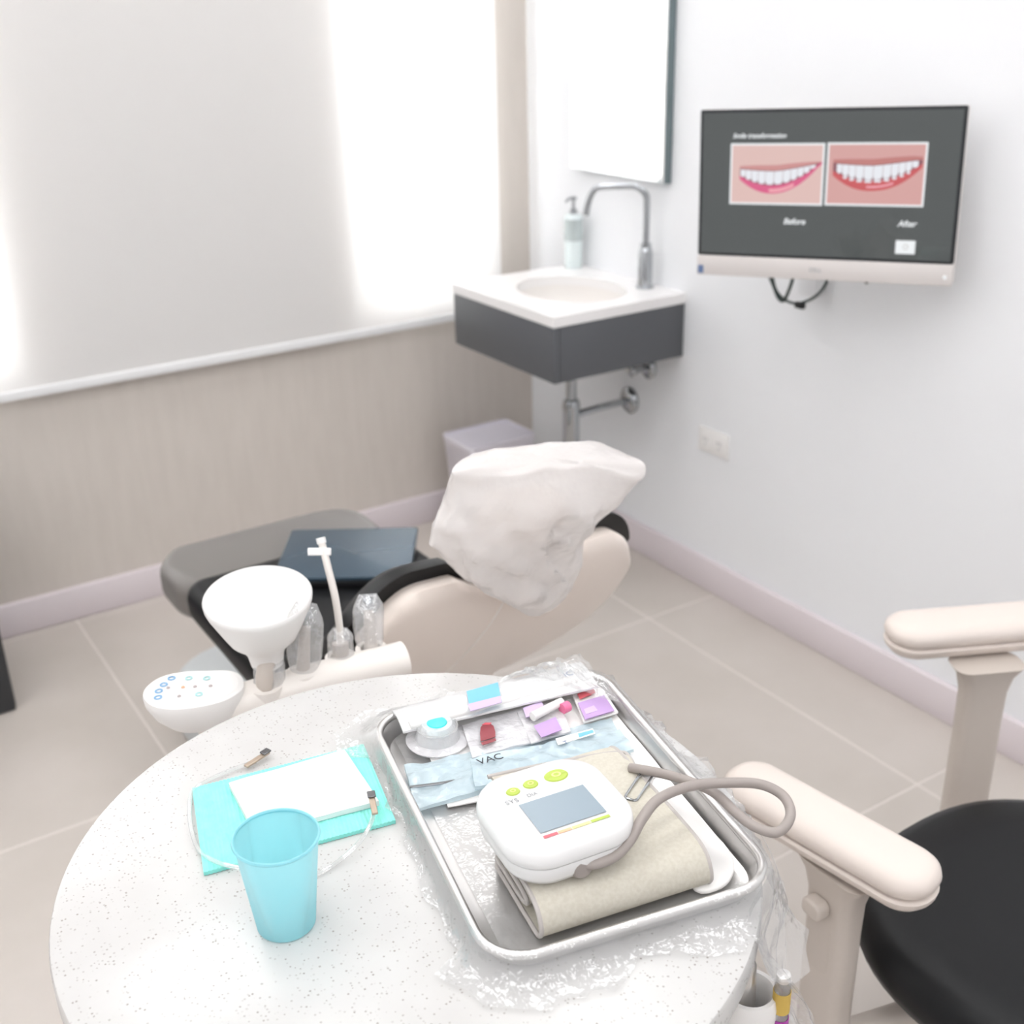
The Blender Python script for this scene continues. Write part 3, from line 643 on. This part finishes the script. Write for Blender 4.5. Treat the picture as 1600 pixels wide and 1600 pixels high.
tm_ = lerp(q2, q3, .62); obj('tip_flag', box((0, 0, 0), (.03, .004, .010), .001, 1, frame(tm_+Vector((-.006, 0, 0)), RV*.9+UV*.15, UV)), 'white_plastic', sj)
obj('valve', tube([se+Vector((0, 0, -.006)), lerp(se, q0, .6)], .011, 14, 0), 'arm_post', sj)
bag_sleeve(se+Vector((0, 0, -.004)), q0+Vector((0, 0, .004)), .018, .017, sj, seed=9)

# ============================================================ ON THE TABLE
Zt = TZ
# teal bib (folded), white napkin, cord, cup
tq = [P(x, y, Zt+.004) for x, y in ((300, 1232), (318, 1364), (618, 1282), (568, 1163))]
def sheet_quad(q, z0, th, nu=24, nv=14, wav=0, amp=0, seed=0, lift=None):
    """thin folded sheet with real thickness on a quad of four ground points (order around)"""
    def f(u, v, top):
        p = lerp(lerp(q[0], q[3], u), lerp(q[1], q[2], u), v)
        z = z0+(th if top else 0)
        if amp: z += amp*(nz((p.x, p.y, 0), wav, seed)+.5)*(1 if top else .3)
        if lift: z += lift(u, v)
        return (p.x, p.y, z)
    Va, Fa = grid(lambda u, v: f(u, v, True), nu, nv); Vb, Fb = grid(lambda u, v: f(u, v, False), nu, nv); off = len(Va)
    rim = [i for i in range(nu+1)]+[j*(nu+1)+nu for j in range(1, nv+1)]+[nv*(nu+1)+i for i in range(nu-1, -1, -1)]+[j*(nu+1) for j in range(nv-1, 0, -1)]
    return Va+Vb, Fa+[tuple(i+off for i in t) for t in Fb]+[(rim[k], rim[(k+1) % len(rim)], rim[(k+1) % len(rim)]+off, rim[k]+off) for k in range(len(rim))]
def ribs(u, v): return .0004*sin(u*2*pi*46)
tbib = obj('dental_bib', sheet_quad(tq, Zt+.0006, .004, 184, 6, lift=ribs), 'teal_paper', None, 30)
tag(tbib, 'folded ribbed teal paper bib lying on the round table', 'bib')
nq = [P(x, y, Zt+.012) for x, y in ((357, 1222), (398, 1300), (592, 1250), (538, 1170))]
nk = obj('napkin', sheet_quad(nq, Zt+.0052, .0055, 30, 20, 30, .0012, 3), 'white_paper', None, 40)
tag(nk, 'folded white paper napkin on top of the teal bib', 'napkin')
cord = thing('bib_cord', 'clear looped bib cord with small metal clips around the teal bib', 'cord', P(300, 1290, Zt))
def tp(x, y, dz=.004): return P(x, y, Zt+dz)
obj('cord', tube([tp(400, 1190), tp(370, 1200), tp(330, 1217), tp(302, 1236), tp(296, 1265), tp(300, 1300), tp(312, 1330), tp(335, 1345, .009), tp(360, 1353, .009), tp(400, 1362, .006), tp(440, 1380), tp(490, 1368), tp(530, 1345), tp(562, 1315, .010), tp(580, 1285, .011), tp(585, 1262, .014)], .0022, 8, 8), 'tube_clear', cord)
for q_, ang in ((tp(402, 1188, .004), 20), (tp(583, 1258, .016), 70)):
    M_ = Matrix.Translation(q_) @ Matrix.Rotation(radians(ang), 4, 'Z'); c_ = obj('clip', box((0, 0, .0015), (.032, .006, .003), .0008, 1, M_), 'gold_clip', cord)
    obj('clip_jaw', box((.012, 0, .004), (.010, .008, .002), .0006, 1, M_), 'dark_chrome', c_)
cu = P(448, 1442, Zt); cu.z = Zt+.0004
cp_ = [(0, 0), (.0235, 0), (.0250, .002), (.0362, .0905), (.0378, .0915), (.0378, .0935), (.0352, .0940), (.0340, .090), (.0232, .004), (0, .004)]
cpo = thing('drinking_cup', 'light blue plastic cup standing on the round table', 'cup', cu)
V, Fc = lathe([(0, 0), (.0238, 0), (.0252, .0015), (.0352, .0915)], 56, cu); V2, F2 = lathe_open([(.0352, .0915), (.0352, .0916)], 56, cu)
obj('cup_wall', (V, [f for f in Fc if not (len(f) == 56 and f[0] > 56)]), 'cup_plastic', cpo, 50)
obj('rim', lathe([(.0347, .091), (.0362, .0905), (.0372, .092), (.0364, .0937), (.0350, .0937), (.0343, .0925)], 56, cu, True), 'cup_plastic', cpo)

# ---- metal tray
TA, TBp, TD, TE = P(579, 1122, .944), P(758, 1512, .944), P(1238, 1373, .944), P(926, 1040, .944)
TCn = (TA+TBp+TD+TE)/4; TL, TWd = .386, .272
tdx = ((TD-TBp)+(TE-TA)).normalized(); tdx.z = 0
TF = frame((TCn.x, TCn.y, Zt), tdx)
def ring_t(w, h, r, z): return [TF @ Vector((x, y, z)) for x, y in rrect(w, h, r, 7)]
tray = thing('instrument_tray', 'shallow stainless steel tray with rolled rim under clear film', 'tray', (TCn.x, TCn.y, Zt))
obj('tray_pan', loft([ring_t(TWd-.040, TL-.040, .03, .0006), ring_t(TWd-.022, TL-.022, .035, .003), ring_t(TWd-.010, TL-.010, .038, .020), ring_t(TWd-.006, TL-.006, .040, .0215), ring_t(TWd-.006, TL-.006, .040, .0225), ring_t(TWd-.012, TL-.012, .038, .0215), ring_t(TWd-.025, TL-.025, .034, .0045), ring_t(TWd-.042, TL-.042, .03, .0024)]), 'steel', tray, 50)
rp = [Vector(p) for p in ring_t(TWd-.006, TL-.006, .040, .022)]
def loop_tube(path, r, n=10):
    k = len(path); V, Fc = [], []
    for i, p in enumerate(path):
        t = (path[(i+1) % k]-path[i-1]).normalized(); s = t.cross(Vector((0, 0, 1))).normalized()
        for j in range(n): a = 2*pi*j/n; V.append(p+r*(cos(a)*s+sin(a)*Vector((0, 0, 1))))
    for i in range(k):
        for j in range(n): Fc.append((i*n+j, i*n+(j+1) % n, ((i+1) % k)*n+(j+1) % n, ((i+1) % k)*n+j))
    return V, Fc
obj('rolled_rim', loop_tube(rp, .0042), 'steel', tray)
FZ = Zt+.0034   # inside floor of the tray
# clear film over and around the tray
fi = thing('tray_film', 'clear crinkled plastic film wrapped over the steel tray', 'plastic film', (TCn.x, TCn.y, Zt))
def outline_t(w, h, r, n=10):
    pts = []
    base = rrect(w, h, r, 6); m_ = len(base)
    for i in range(m_):
        a, b_ = Vector(base[i]), Vector(base[(i+1) % m_]); k = max(1, int((b_-a).length/.008))
        for j in range(k): pts.append(a.lerp(b_, j/k))
    return pts
o1 = outline_t(TWd+.006, TL+.006, .044)
rings = []
def wr(p, s, o): return noise.noise(Vector((p[0]*s+o, p[1]*s, o)))
def inside_table(q): return (q.x-TCX)**2+(q.y-TCY)**2 < (TR+.004)**2
for j, (ex, z) in enumerate(((-.006, .0285), (0, .0262), (.004, .018), (.009, .010), (.017, .005), (.027, .0035), (.038, .003))):
    r_ = []
    for p in o1:
        n_ = Vector((p.x/(TWd/2), p.y/(TL/2))); n_ = Vector((n_.x**5, n_.y**5)).normalized()
        far = 1 if p.y > TL*.40 else 0
        e = ex*(.75+.9*wr(p, 22, 2.2)*(j > 1)+.5*wr(p, 60, 5)*(j > 1)); zz = z+(.006*abs(wr(p, 55, 8.1+j))+.004*wr(p, 110, 1+j))*(j > 1)
        if p.x < 0 and abs(p.y) < TL*.38: e *= .35
        if far: zz += .010*(j > 2)*abs(wr(p, 30, 3))+.004*(j > 1)
        q = TF @ Vector((p.x+n_.x*e, p.y+n_.y*e, max(zz, .0022)))
        if not inside_table(q) and j > 2: q.z -= .012*(j-2)
        r_.append(q)
    rings.append(r_)
obj('film_skirt', loft(rings, False, False), 'clear_film', fi, 50)
def inner_film(u, v):
    x, y = (u-.5)*(TWd-.045), (v-.5)*(TL-.045)
    return TF @ Vector((x, y, .0046+.0014*wr((x, y), 30, 1.7)*.6+.0005*wr((x+.3*y, y*.3), 60, 4)))
obj('film_floor', grid(inner_film, 60, 80), 'clear_film', fi, 50)
bq = [P(x, y, Zt+.030) for x, y in ((775, 1070), (812, 1050), (975, 1100), (905, 1020))]
def bunch(u, v):
    p = lerp(lerp(bq[0], bq[3], u), lerp(bq[1], bq[2], u), v)
    e = sin(pi*u)**.5*sin(pi*v)**.5
    return (p.x+.006*wr((u, v), 7, 2), p.y+.006*wr((u, v), 8, 5), Zt+.0295+.020*e*abs(wr((u*1.6, v*.8), 7, 3.7))+.008*e)
obj('film_bunch', grid(bunch, 40, 24), 'clear_film', fi, 50)
# film tail hanging from the corner over the edge
c1, c2 = TF @ Vector((TWd/2+.002, -TL/2+.085, .014)), TF @ Vector((TWd/2-.05, -TL/2-.004, .010))
def tail(u, v):
    a = lerp(c1, c2, u); drop = v*.20*(.8+.35*(1-abs(u-.45)*1.3))
    outw = Vector((.82, -.57, 0))*(.020+.055*v+.012*sin(v*5+u*4))
    k = 1-.45*v; ctr = lerp(c1, c2, .45); a = ctr+(a-ctr)*k
    w_ = .007*wr((u*.9, v*.35), 9, 3.3)+.004*wr((u*2, v*.6), 11, 6)
    return a+outw+Vector((.8, -.5, 0))*w_*min(1, v*3)+Vector((0, 0, -drop))
obj('film_tail', grid(tail, 34, 44), 'clear_film', fi, 50)

# ---- things in the tray; T2 gives tray points
def zq(pts, z): return [P(x, y, z) for x, y in pts]
# white card at the right side of the tray
cardp = catmull_loop([p for p in zq([(1020, 1222), (1048, 1228), (1100, 1288), (1138, 1330), (1147, 1362), (1128, 1388), (1085, 1392), (1055, 1330), (1020, 1270)], FZ+.005)], 4)
card = obj('gauze_pad', slab([(p.x, p.y) for p in cardp], FZ+.0035, FZ+.0085, .002), 'white_paper'); tag(card, 'white pad lying in the tray to the right of the cuff', 'pad')
wl = obj('tray_paper', sheet_quad(zq([(655, 1140), (700, 1262), (1035, 1205), (935, 1085)], FZ+.003), FZ+.003, .0012, 30, 20, 40, .0012, 2), 'white_paper'); tag(wl, 'white paper liner beneath the pouches at the far end of the tray', 'paper')
# long white pouch with a blue label (toothbrush pack)
tbp = thing('toothbrush_pack', 'long white film pouch with a blue label along the far tray rim', 'package', P(770, 1100, FZ))
ql = zq([(613, 1112), (630, 1146), (934, 1075), (906, 1036)], FZ+.022)
def bulge(u, v): return .007*sin(pi*v)*(.6+.4*sin(pi*u))
obj('pouch', sheet_quad(ql, FZ+.0215, .002, 40, 12, 50, .0015, 4, bulge), 'brush_film', tbp, 50)
obj('brush_handle', tube(zq([(640, 1134), (740, 1108), (900, 1063)], FZ+.0265), [.0045, .006], 10, 4), 'white_plastic', tbp)
ZL = FZ+.0335
def decal(px, z, mt, parent, name='print', th=.0006):
    q = zq(px, z); n = len(q); V = q+[p-Vector((0, 0, th)) for p in q]
    return obj(name, (V, [tuple(range(n)), tuple(range(n, 2*n))[::-1]]+[(i, (i+1) % n, (i+1) % n+n, i+n) for i in range(n)]), mt, parent, 0)
lb = decal([(729, 1080), (735, 1110), (784, 1096), (778, 1066)], ZL, 'print_blue', tbp, 'label_print')
decal([(731, 1100), (735, 1111), (784, 1097), (782, 1087)], ZL+.0004, 'print_lilac', lb, 'label_stripe')
def ptext(s, size, x, y, z, ang, mt, parent, name='print_text'):
    q = P(x, y, z); obj(name, text_mesh(s, size, Matrix.Translation(q) @ Matrix.Rotation(radians(ang), 4, 'Z'), .0001), mt, parent, 0)
ptext('IC', .012, 888, 1053, ZL-.001, -8, 'print_navy', tbp)
# gel cup with clear blister
gp = P(684, 1152, FZ+.010); gp.z = FZ+.006
gc = thing('gel_cup', 'clear round blister cup with teal gel near the left tray rim', 'gel cup', gp)
obj('blister', lathe([(.0, .001), (.033, .001), (.034, .003), (.024, .005), (.020, .018), (.016, .022), (0, .023)], 36, gp), 'packet_film', gc)
obj('gel', lathe([(0, .012), (.012, .012), (.0125, .020), (.010, .0235), (0, .0245)], 28, gp), 'teal_gel', gc)
obj('lip', lathe([(.0205, .017), (.022, .017), (.022, .019), (.0205, .019)], 36, gp, True), 'tube_clear', gc)
# packet with a red drop
rpk = thing('drop_packet', 'clear packet printed with a dark red drop in the tray', 'packet', P(775, 1140, FZ))
obj('film', sheet_quad(zq([(722, 1131), (738, 1182), (836, 1156), (818, 1106)], FZ+.014), FZ+.0105, .0016, 24, 14, 45, .002, 6), 'packet_film', rpk, 50)
zz = FZ+.0165
decal([(750, 1146), (751, 1136), (757, 1130), (764, 1129), (771, 1134), (774, 1143), (774, 1151), (751, 1158)], zz, 'drop_red', rpk, 'drop_print')
decal([(751, 1160), (774, 1153), (775, 1157), (754, 1164)], zz, 'drop_red', rpk, 'drop_stripe')
decal([(753, 1132), (758, 1129), (768, 1129), (765, 1132)], zz+.0003, 'print_red', rpk, 'drop_leaf')
# purple packets
pk = thing('purple_packet', 'purple and clear packet beside a white ointment tube in the tray', 'packet', P(850, 1120, FZ))
obj('film', sheet_quad(zq([(808, 1112), (830, 1160), (892, 1142), (872, 1094)], FZ+.015), FZ+.0125, .0016, 20, 12, 45, .002, 8), 'packet_film', pk, 50)
decal([(817, 1106), (822, 1121), (852, 1110), (846, 1095)], zz+.004, 'print_lilac', pk)
decal([(834, 1134), (846, 1152), (878, 1140), (868, 1120)], zz+.004, 'print_purple', pk)
pk2 = thing('red_topped_packet', 'white edged packet with red bar over purple at the right tray rim', 'packet', P(930, 1100, FZ))
obj('film', sheet_quad(zq([(893, 1082), (912, 1128), (966, 1112), (936, 1068)], FZ+.013), FZ+.0105, .0018, 20, 12, 45, .001, 9), 'white_paper', pk2, 50)
decal([(902, 1084), (906, 1092), (930, 1082), (927, 1074)], zz-.0005, 'print_red', pk2)
decal([(903, 1098), (914, 1124), (960, 1110), (944, 1086)], zz-.0005, 'print_purple', pk2)
decal([(912, 1108), (916, 1116), (934, 1110), (928, 1102)], zz-.0002, 'print_lilac', pk2)
ot = thing('ointment_tube', 'thin white tube with pink cap lying across the purple packet', 'tube', P(855, 1110, FZ))
obj('body', tube(zq([(832, 1120), (855, 1108), (878, 1096)], FZ+.022), [.0052, .0044], 12, 3), 'white_plastic', ot)
obj('cap', tube(zq([(878, 1108), (888, 1103)], FZ+.019), .006, 12, 0), 'print_pink', ot)
# blue sterilisation pouch
bp = thing('sterile_pouch', 'crumpled pale blue clear sterilisation pouch across the tray', 'pouch', P(800, 1200, FZ))
obj('pouch', sheet_quad(zq([(632, 1200), (650, 1264), (985, 1180), (955, 1122)], FZ+.008), FZ+.0045, .003, 60, 24, 55, .005, 11), 'pouch_film', bp, 50)
obj('fold', sheet_quad(zq([(735, 1186), (742, 1232), (990, 1172), (968, 1140)], FZ+.014), FZ+.011, .002, 50, 14, 60, .004, 12), 'pouch_film', bp, 50)
obj('probe', tube(zq([(640, 1230), (700, 1222), (760, 1208), (960, 1155)], FZ+.0105), .0016, 8, 4), 'chrome', bp)
ptext('VAC', .014, 766, 1186, FZ+.0178, -10, 'print_black', bp); ptext('T', .008, 884, 1160, FZ+.0178, -10, 'print_navy', bp)
lbq = decal([(868, 1154), (872, 1164), (930, 1146), (926, 1138)], FZ+.0175, 'white_paper', bp, 'label_print'); decal([(903, 1146), (905, 1152), (928, 1144), (926, 1140)], FZ+.0178, 'print_blue', lbq, 'label_stripe')
# ---- cuff: flattened roll of fabric with a grey bound edge
cA, cB = P(843, 1476, FZ+.004), P(1113, 1388, FZ+.004)    # front bottom edge
cdx = (cB-cA); cl = cdx.length; cdx.normalize(); cdy = Vector((0, 0, 1)).cross(cdx)
cuff = thing('pressure_cuff', 'beige fabric blood pressure cuff folded into a flat roll', 'cuff', (cA+cB)/2)
cprof = [(.150, .006), (.10, .0035), (.06, .003), (.022, .003), (.006, .004), (.0, .011), (.001, .020), (.008, .030), (.022, .0355), (.05, .0365), (.09, .0355), (.13, .034), (.165, .033), (.185, .030), (.196, .022), (.196, .012), (.186, .0055), (.165, .0045), (.12, .010), (.08, .0135), (.045, .0145), (.03, .0185), (.032, .0235), (.05, .0255), (.09, .026), (.15, .025)]
cpath = smooth_path([(a, b_, 0) for a, b_ in cprof], 4)
def cpt(s, a, h, skew=0): return cA+cdx*s+cdy*a+Vector((0, 0, h))
def cuff_g(s0, s1, t=.0013, n=8):
    ringsA = []
    for i in range(n+1):
        s = s0+(s1-s0)*i/n
        ringsA.append([cpt(s+(1-i/n)*.5*max(0, p.x-.10), p.x, p.y+.0008*sin(s*60)*(p.y > .02)) for p in cpath])
    k = len(cpath); V = []; 
    nn = []
    for i in range(k):
        tq_ = (cpath[min(i+1, k-1)]-cpath[max(i-1, 0)]).normalized(); nn.append(Vector((-tq_.y, tq_.x)))
    rings = []
    for i, r in enumerate(ringsA):
        up = [p+cdy*nn[j].x*t+Vector((0, 0, nn[j].y*t)) for j, p in enumerate(r)]; dn = [p-cdy*nn[j].x*t-Vector((0, 0, nn[j].y*t)) for j, p in enumerate(r)]
        rings.append(up+dn[::-1])
    V, Fc = loft(rings, False, False); m_ = len(rings[0])
    for e, fl_ in ((0, 1), (n, 0)):
        for j in range(k-1): Fc.append((e*m_+j, e*m_+j+1, e*m_+m_-2-j, e*m_+m_-1-j))
    return V, Fc
obj('fabric', cuff_g(.003, cl-.003), 'cuff_fabric', cuff, 50)
for s in (.002, cl-.002): obj('bound_edge', tube([cpt(s+(.5*max(0, p.x-.10) if s < .01 else 0), p.x, p.y) for p in cpath], .0022, 8, 0), 'cuff_trim', cuff)
# upright flap of the cuff behind the monitor
fq = zq([(778, 1222), (790, 1240), (995, 1222), (985, 1178)], FZ+.03)
flp = obj('flap', sheet_quad(zq([(765, 1212), (800, 1262), (1000, 1222), (978, 1176)], FZ+.034), FZ+.031, .003, 24, 10, 30, .002, 2, lambda u, v: .004*sin(pi*v)), 'cuff_fabric', cuff, 50)
obj('bound_edge', tube([p+Vector((0, 0, .0)) for p in zq([(762, 1214), (830, 1199), (900, 1186), (965, 1176), (984, 1184), (1000, 1222), (1008, 1245)], FZ+.0355)], .0022, 8, 5), 'cuff_trim', cuff)
obj('hook_patch', sheet_quad([cpt(.006, .035, .038), cpt(.006, .105, .038), cpt(.075, .105, .038), cpt(.075, .035, .038)], FZ+.0395+.0025, .0014, 8, 8), 'cuff_hook', cuff)
rg_ = obj('buckle', xf(loop_tube([Vector((x, y, 0)) for x, y in rrect(.05, .012, .004, 4)], .0014, 8), Matrix.Translation(P(1000, 1226, FZ+.042)) @ Matrix.Rotation(radians(30), 4, 'Z')), 'chrome', cuff)
# ---- blood pressure monitor
mz = FZ+.0445
mc = P(866, 1282, mz+.021); mdx = (P(910, 1238, .995)-P(812, 1270, .995)+P(950, 1273, .995)-P(848, 1307, .995)).normalized()
MF = frame((mc.x, mc.y, mz), mdx)
bm_ = thing('pressure_monitor', 'white rounded blood pressure monitor with grey display and lime buttons', 'blood pressure monitor', (mc.x, mc.y, mz))
MW, MH = .122, .116
def mo(s, r=.036): return rrect(MW*s, MH*s, r*s, 9)
def mloft(lst): return xf(loft([[(x, y, z) for x, y in mo(s)] for s, z in lst]), MF)
obj('lower_shell', mloft([(.78, 0), (.88, .002), (.955, .009), (.975, .018), (.975, .0215)]), 'bp_white', bm_)
obj('seam', mloft([(.955, .0205), (.955, .0235)]), 'print_grey', bm_)
obj('upper_shell', mloft([(.985, .0228), (1.0, .0245), (1.0, .031), (.985, .0365), (.94, .0405), (.86, .0425), (.6, .0432)]), 'bp_white', bm_)
def MT(x, y, z=.0436): return MF @ Matrix.Translation((x, y, z))
def mflat(pts, z): return flat(pts, z, MF)
d_ = obj('display', mflat(rect(-.031, -.0355, .032, .0065), .0442), 'lcd', bm_, 0)
for k, (x, y, rx2, ry2) in enumerate(((-.027, .026, .0066, .0054), (-.0085, .0285, .0072, .0060), (.0175, .0295, .0115, .0085))):
    kb = obj('button', xf(lathe([(0, 0), (.92, 0), (1.0, .3), (.9, .8), (0, 1)], 28), MT(x, y, .0428) @ Matrix.Diagonal((rx2, ry2, .0020, 1))), 'lime', bm_)
    obj('button_mark', xf(lathe([(.25, 0), (.4, 0), (.4, .05), (.25, .05)], 14, closed=True), MT(x, y, .0449) @ Matrix.Diagonal((rx2, ry2, .002, 1))), 'print_yellow', kb, 0)
obj('print_text', text_mesh('SYS', .0085, MT(-.034, .0135, .0439), .0001), 'print_grey', bm_, 0)
obj('print_text', text_mesh('DIA', .006, MT(-.014, .0145, .0439), .0001), 'print_grey', bm_, 0)
for i, (x0, x1, m_) in enumerate(((-.032, -.019, 'print_red'), (-.018, -.006, 'print_orange'), (-.005, .012, 'print_yellow'), (.013, .031, 'lime'))):
    obj('colour_bar', mflat(rect(x0+.001, -.0425, x1+.001, -.0392), .0438), m_, bm_, 0)
# hose
hs = thing('cuff_hose', 'grey rubber hose looping from the monitor over the tray edge', 'hose', P(915, 1352, FZ))
h0 = P(903, 1348, mz+.010)
con = [h0, P(925, 1350, mz+.010)]
hp_ = [h0, P(930, 1350, mz+.012), P(960, 1338, mz+.014), P(985, 1312, mz+.020), P(1003, 1280, mz+.028), P(1030, 1248, mz+.034), P(1080, 1228, mz+.030), P(1140, 1223, mz+.024), P(1190, 1226, mz+.018), P(1225, 1245, mz+.012), P(1235, 1275, mz+.010), P(1215, 1300, mz+.010), P(1180, 1292, mz+.008), P(1150, 1270, mz+.008), P(1118, 1240, mz+.010), P(1080, 1222, mz+.010), P(1040, 1210, mz+.004), P(1000, 1202, mz+.000), P(985, 1200, mz-.003)]
obj('hose', tube(hp_, .0047, 12, 8), 'hose_rubber', hs)
obj('plug', lathe([(0, -.006), (.0095, -.006), (.0105, -.003), (.0105, .007), (.0085, .010), (0, .010)], 20, M=frame(h0, (0, 0, 1), (con[1]-con[0])+Vector((-.01, -.02, 0)))), 'hose_rubber', hs)

# ============================================================ SIDE HOLDER under the table edge
hz = .80
hb = P(1172, 1560, hz)
sh = thing('side_holder', 'white rounded holder with a dark hole below the right table edge', 'holder', (hb.x, hb.y, .60))
hc = P(1172, 1545, hz)
obj('holder_body', lathe([(.0, -.075), (.024, -.075), (.026, -.06), (.028, -.01), (.026, .0), (.022, .0), (.019, -.004), (.018, -.05), (.0, -.05)], 40, hc), 'white_plastic', sh)
obj('bracket', tube([Vector((hc.x-.03, hc.y+.012, hz-.04)), Vector((hc.x-.10, hc.y+.06, hz-.03)), Vector((hc.x-.17, hc.y+.14, hz+.02)), Vector((TCX+.06, TCY-.07, TZ-.048))], .02, 14), 'white_plastic', sh)
tm2 = Vector((hc.x-.004, hc.y+.004, hz-.046))
ip = obj('dental_scaler', lathe([(0, 0), (.011, 0), (.012, .03), (.010, .075), (.006, .085), (0, .086)], 18, tm2), 'steel'); tag(ip, 'short metal instrument handle standing in the hole of the side holder', 'instrument')
sy = P(1219, 1590, hz)
syr = thing('anaesthetic_cartridge', 'small clear cartridge with yellow label and purple end by the table', 'cartridge', sy-Vector((0, 0, .06)))
s0 = P(1223, 1540, hz+.015); s0.z = hz-.068
obj('glass_tube', lathe([(0, 0), (.0075, 0), (.0075, .085), (.006, .09), (0, .09)], 18, s0), 'tube_clear', syr)
obj('label', lathe([(.0079, .054), (.0083, .054), (.0083, .078), (.0079, .078)], 20, s0, True), 'syringe_label', syr)
obj('purple_band', lathe([(.0079, .026), (.0084, .026), (.0084, .046), (.0079, .046)], 20, s0, True), 'syringe_purple', syr)
obj('cap', lathe([(0, .09), (.0065, .09), (.0065, .097), (0, .098)], 16, s0), 'steel', syr)
obj('clip', tube([s0+Vector((-.006, 0, .02)), Vector((hc.x+.02, hc.y-.012, hz-.055))], .004, 10, 0), 'white_plastic', syr)

# ============================================================ STOOL
st = thing('arm_stool', 'black seated operator stool with two beige padded armrests', 'stool', (-.90, -2.64, 0))
SCX, SCY = -.905, -2.645
def se_ring(rx2, ry2, z, n=64, e=2.35):
    out = []
    for i in range(n):
        a = 2*pi*i/n+.36; ca, sa = cos(a), sin(a)
        out.append((SCX+rx2*(1 if ca > 0 else -1)*abs(ca)**(2/e), SCY+ry2*(1 if sa > 0 else -1)*abs(sa)**(2/e), z))
    return out
R0 = .268
obj('seat', loft([se_ring(R0*.90, R0*.90, .405), se_ring(R0*.97, R0*.97, .415), se_ring(R0, R0, .435), se_ring(R0*.995, R0*.995, .455), se_ring(R0*.96, R0*.96, .473), se_ring(R0*.88, R0*.88, .484), se_ring(R0*.7, R0*.7, .488), se_ring(R0*.4, R0*.4, .486), se_ring(R0*.1, R0*.1, .485)]), 'black_vinyl', st, 60)
obj('seat_pan', loft([se_ring(R0*.78, R0*.78, .375), se_ring(R0*.88, R0*.88, .405)]), 'black_plastic', st)
obj('gas_lift', lathe([(.03, .10), (.03, .25), (.02, .25), (.02, .376)], 20, (SCX, SCY, 0)), 'chrome', st)
for k in range(5):
    a = radians(72*k+20); e_ = Vector((SCX+.26*cos(a), SCY+.26*sin(a), .075))
    lg_ = obj('base_leg', tube([Vector((SCX+.02*cos(a), SCY+.02*sin(a), .11)), Vector((SCX+.14*cos(a), SCY+.14*sin(a), .095)), e_], [.02, .014], 12, 4), 'chrome', st)
    obj('caster', lathe([(0, -.022), (.02, -.022), (.027, -.015), (.027, .015), (.02, .022), (0, .022)], 18, M=frame(e_+Vector((0, 0, -.047)), (cos(a), sin(a), 0), (-sin(a), cos(a), 0))), 'black_plastic', lg_)
def armrest(cen, ang, length, wid, zt, label=None):
    M_ = Matrix.Translation(Vector((cen[0], cen[1], zt))) @ Matrix.Rotation(ang, 4, 'Z')
    o_ = rrect(length, wid, wid*.47, 9)
    pad_ = obj('arm_pad', xf(loft([[(x, y, z) for x, y in inset(o_, i_)] for i_, z in ((.010, -.034), (.003, -.028), (.0, -.018), (.002, -.010), (.009, -.003), (.018, 0.0005), (.03, .0018))]), M_), 'arm_beige', st, 60)
    obj('arm_tray', xf(loft([[(x, y, z) for x, y in inset(o_, i_)] for i_, z in ((.022, -.058), (.010, -.052), (.003, -.044), (.001, -.036), (.006, -.033))]), M_), 'arm_beige', pad_, 60)
    return M_
LA0, LA1 = P(1156, 1208, .65), P(1446, 1372, .65)
armrest(((LA0.x+LA1.x)/2, (LA0.y+LA1.y)/2), math.atan2(LA1.y-LA0.y, LA1.x-LA0.x), (LA1-LA0).length+.030, .092, .662)
RA0 = P(1395, 985, .662); rdir = (P(1600, 968, .662)-RA0).normalized(); RC = RA0+rdir*.155
armrest((RC.x, RC.y), math.atan2(rdir.y, rdir.x), .33, .10, .678)
# posts: lower sleeve, upper stem, knob, bracket to the seat
def post(x, y, lx_, ly_, zt, ang, zb=.27):
    M_ = Matrix.Translation((x, y, 0)) @ Matrix.Rotation(ang, 4, 'Z')
    def rr(w, d, z, dx=0): return [M_ @ Vector((a+dx, b_, z)) for a, b_ in rrect(w, d, min(w, d)*.35, 5)]
    p_ = obj('arm_post', loft([rr(.074, .044, zb), rr(.074, .044, zt-.10), rr(.076, .046, zt-.05), rr(.09, .055, zt-.02), rr(.12, .065, zt)]), 'arm_post', st, 50)
    return p_, M_
pl, PM = post(-1.196, -2.487, 0, 0, .6045, radians(88))
obj('height_knob', xf(slab(rrect(.034, .026, .010), .022, .044, .005), PM @ Matrix.Translation((.012, 0, .545)) @ Matrix.Rotation(radians(90), 4, 'X') @ Matrix.Rotation(radians(180), 4, 'X') if False else PM @ Matrix.Translation((.004, 0, .545)) @ Matrix.Rotation(radians(-90), 4, 'X')), 'arm_post', pl)
obj('slot_panel', xf(slab(rrect(.040, .13, .01), .0215, .0224, .0002), PM @ Matrix.Translation((.004, 0, .50)) @ Matrix.Rotation(radians(-90), 4, 'X')), 'arm_post', pl)
pr, PM2 = post(-.640, -2.295, 0, 0, .6205, math.atan2(rdir.y, rdir.x))
for (x, y) in ((-1.196, -2.487), (-.640, -2.295)):
    obj('arm_bracket', tube([Vector((x, y, .29)), Vector((x*.75+SCX*.25, y*.75+SCY*.25, .315)), Vector((x*.3+SCX*.7, y*.3+SCY*.7, .365))], .019, 12), 'arm_post', st)
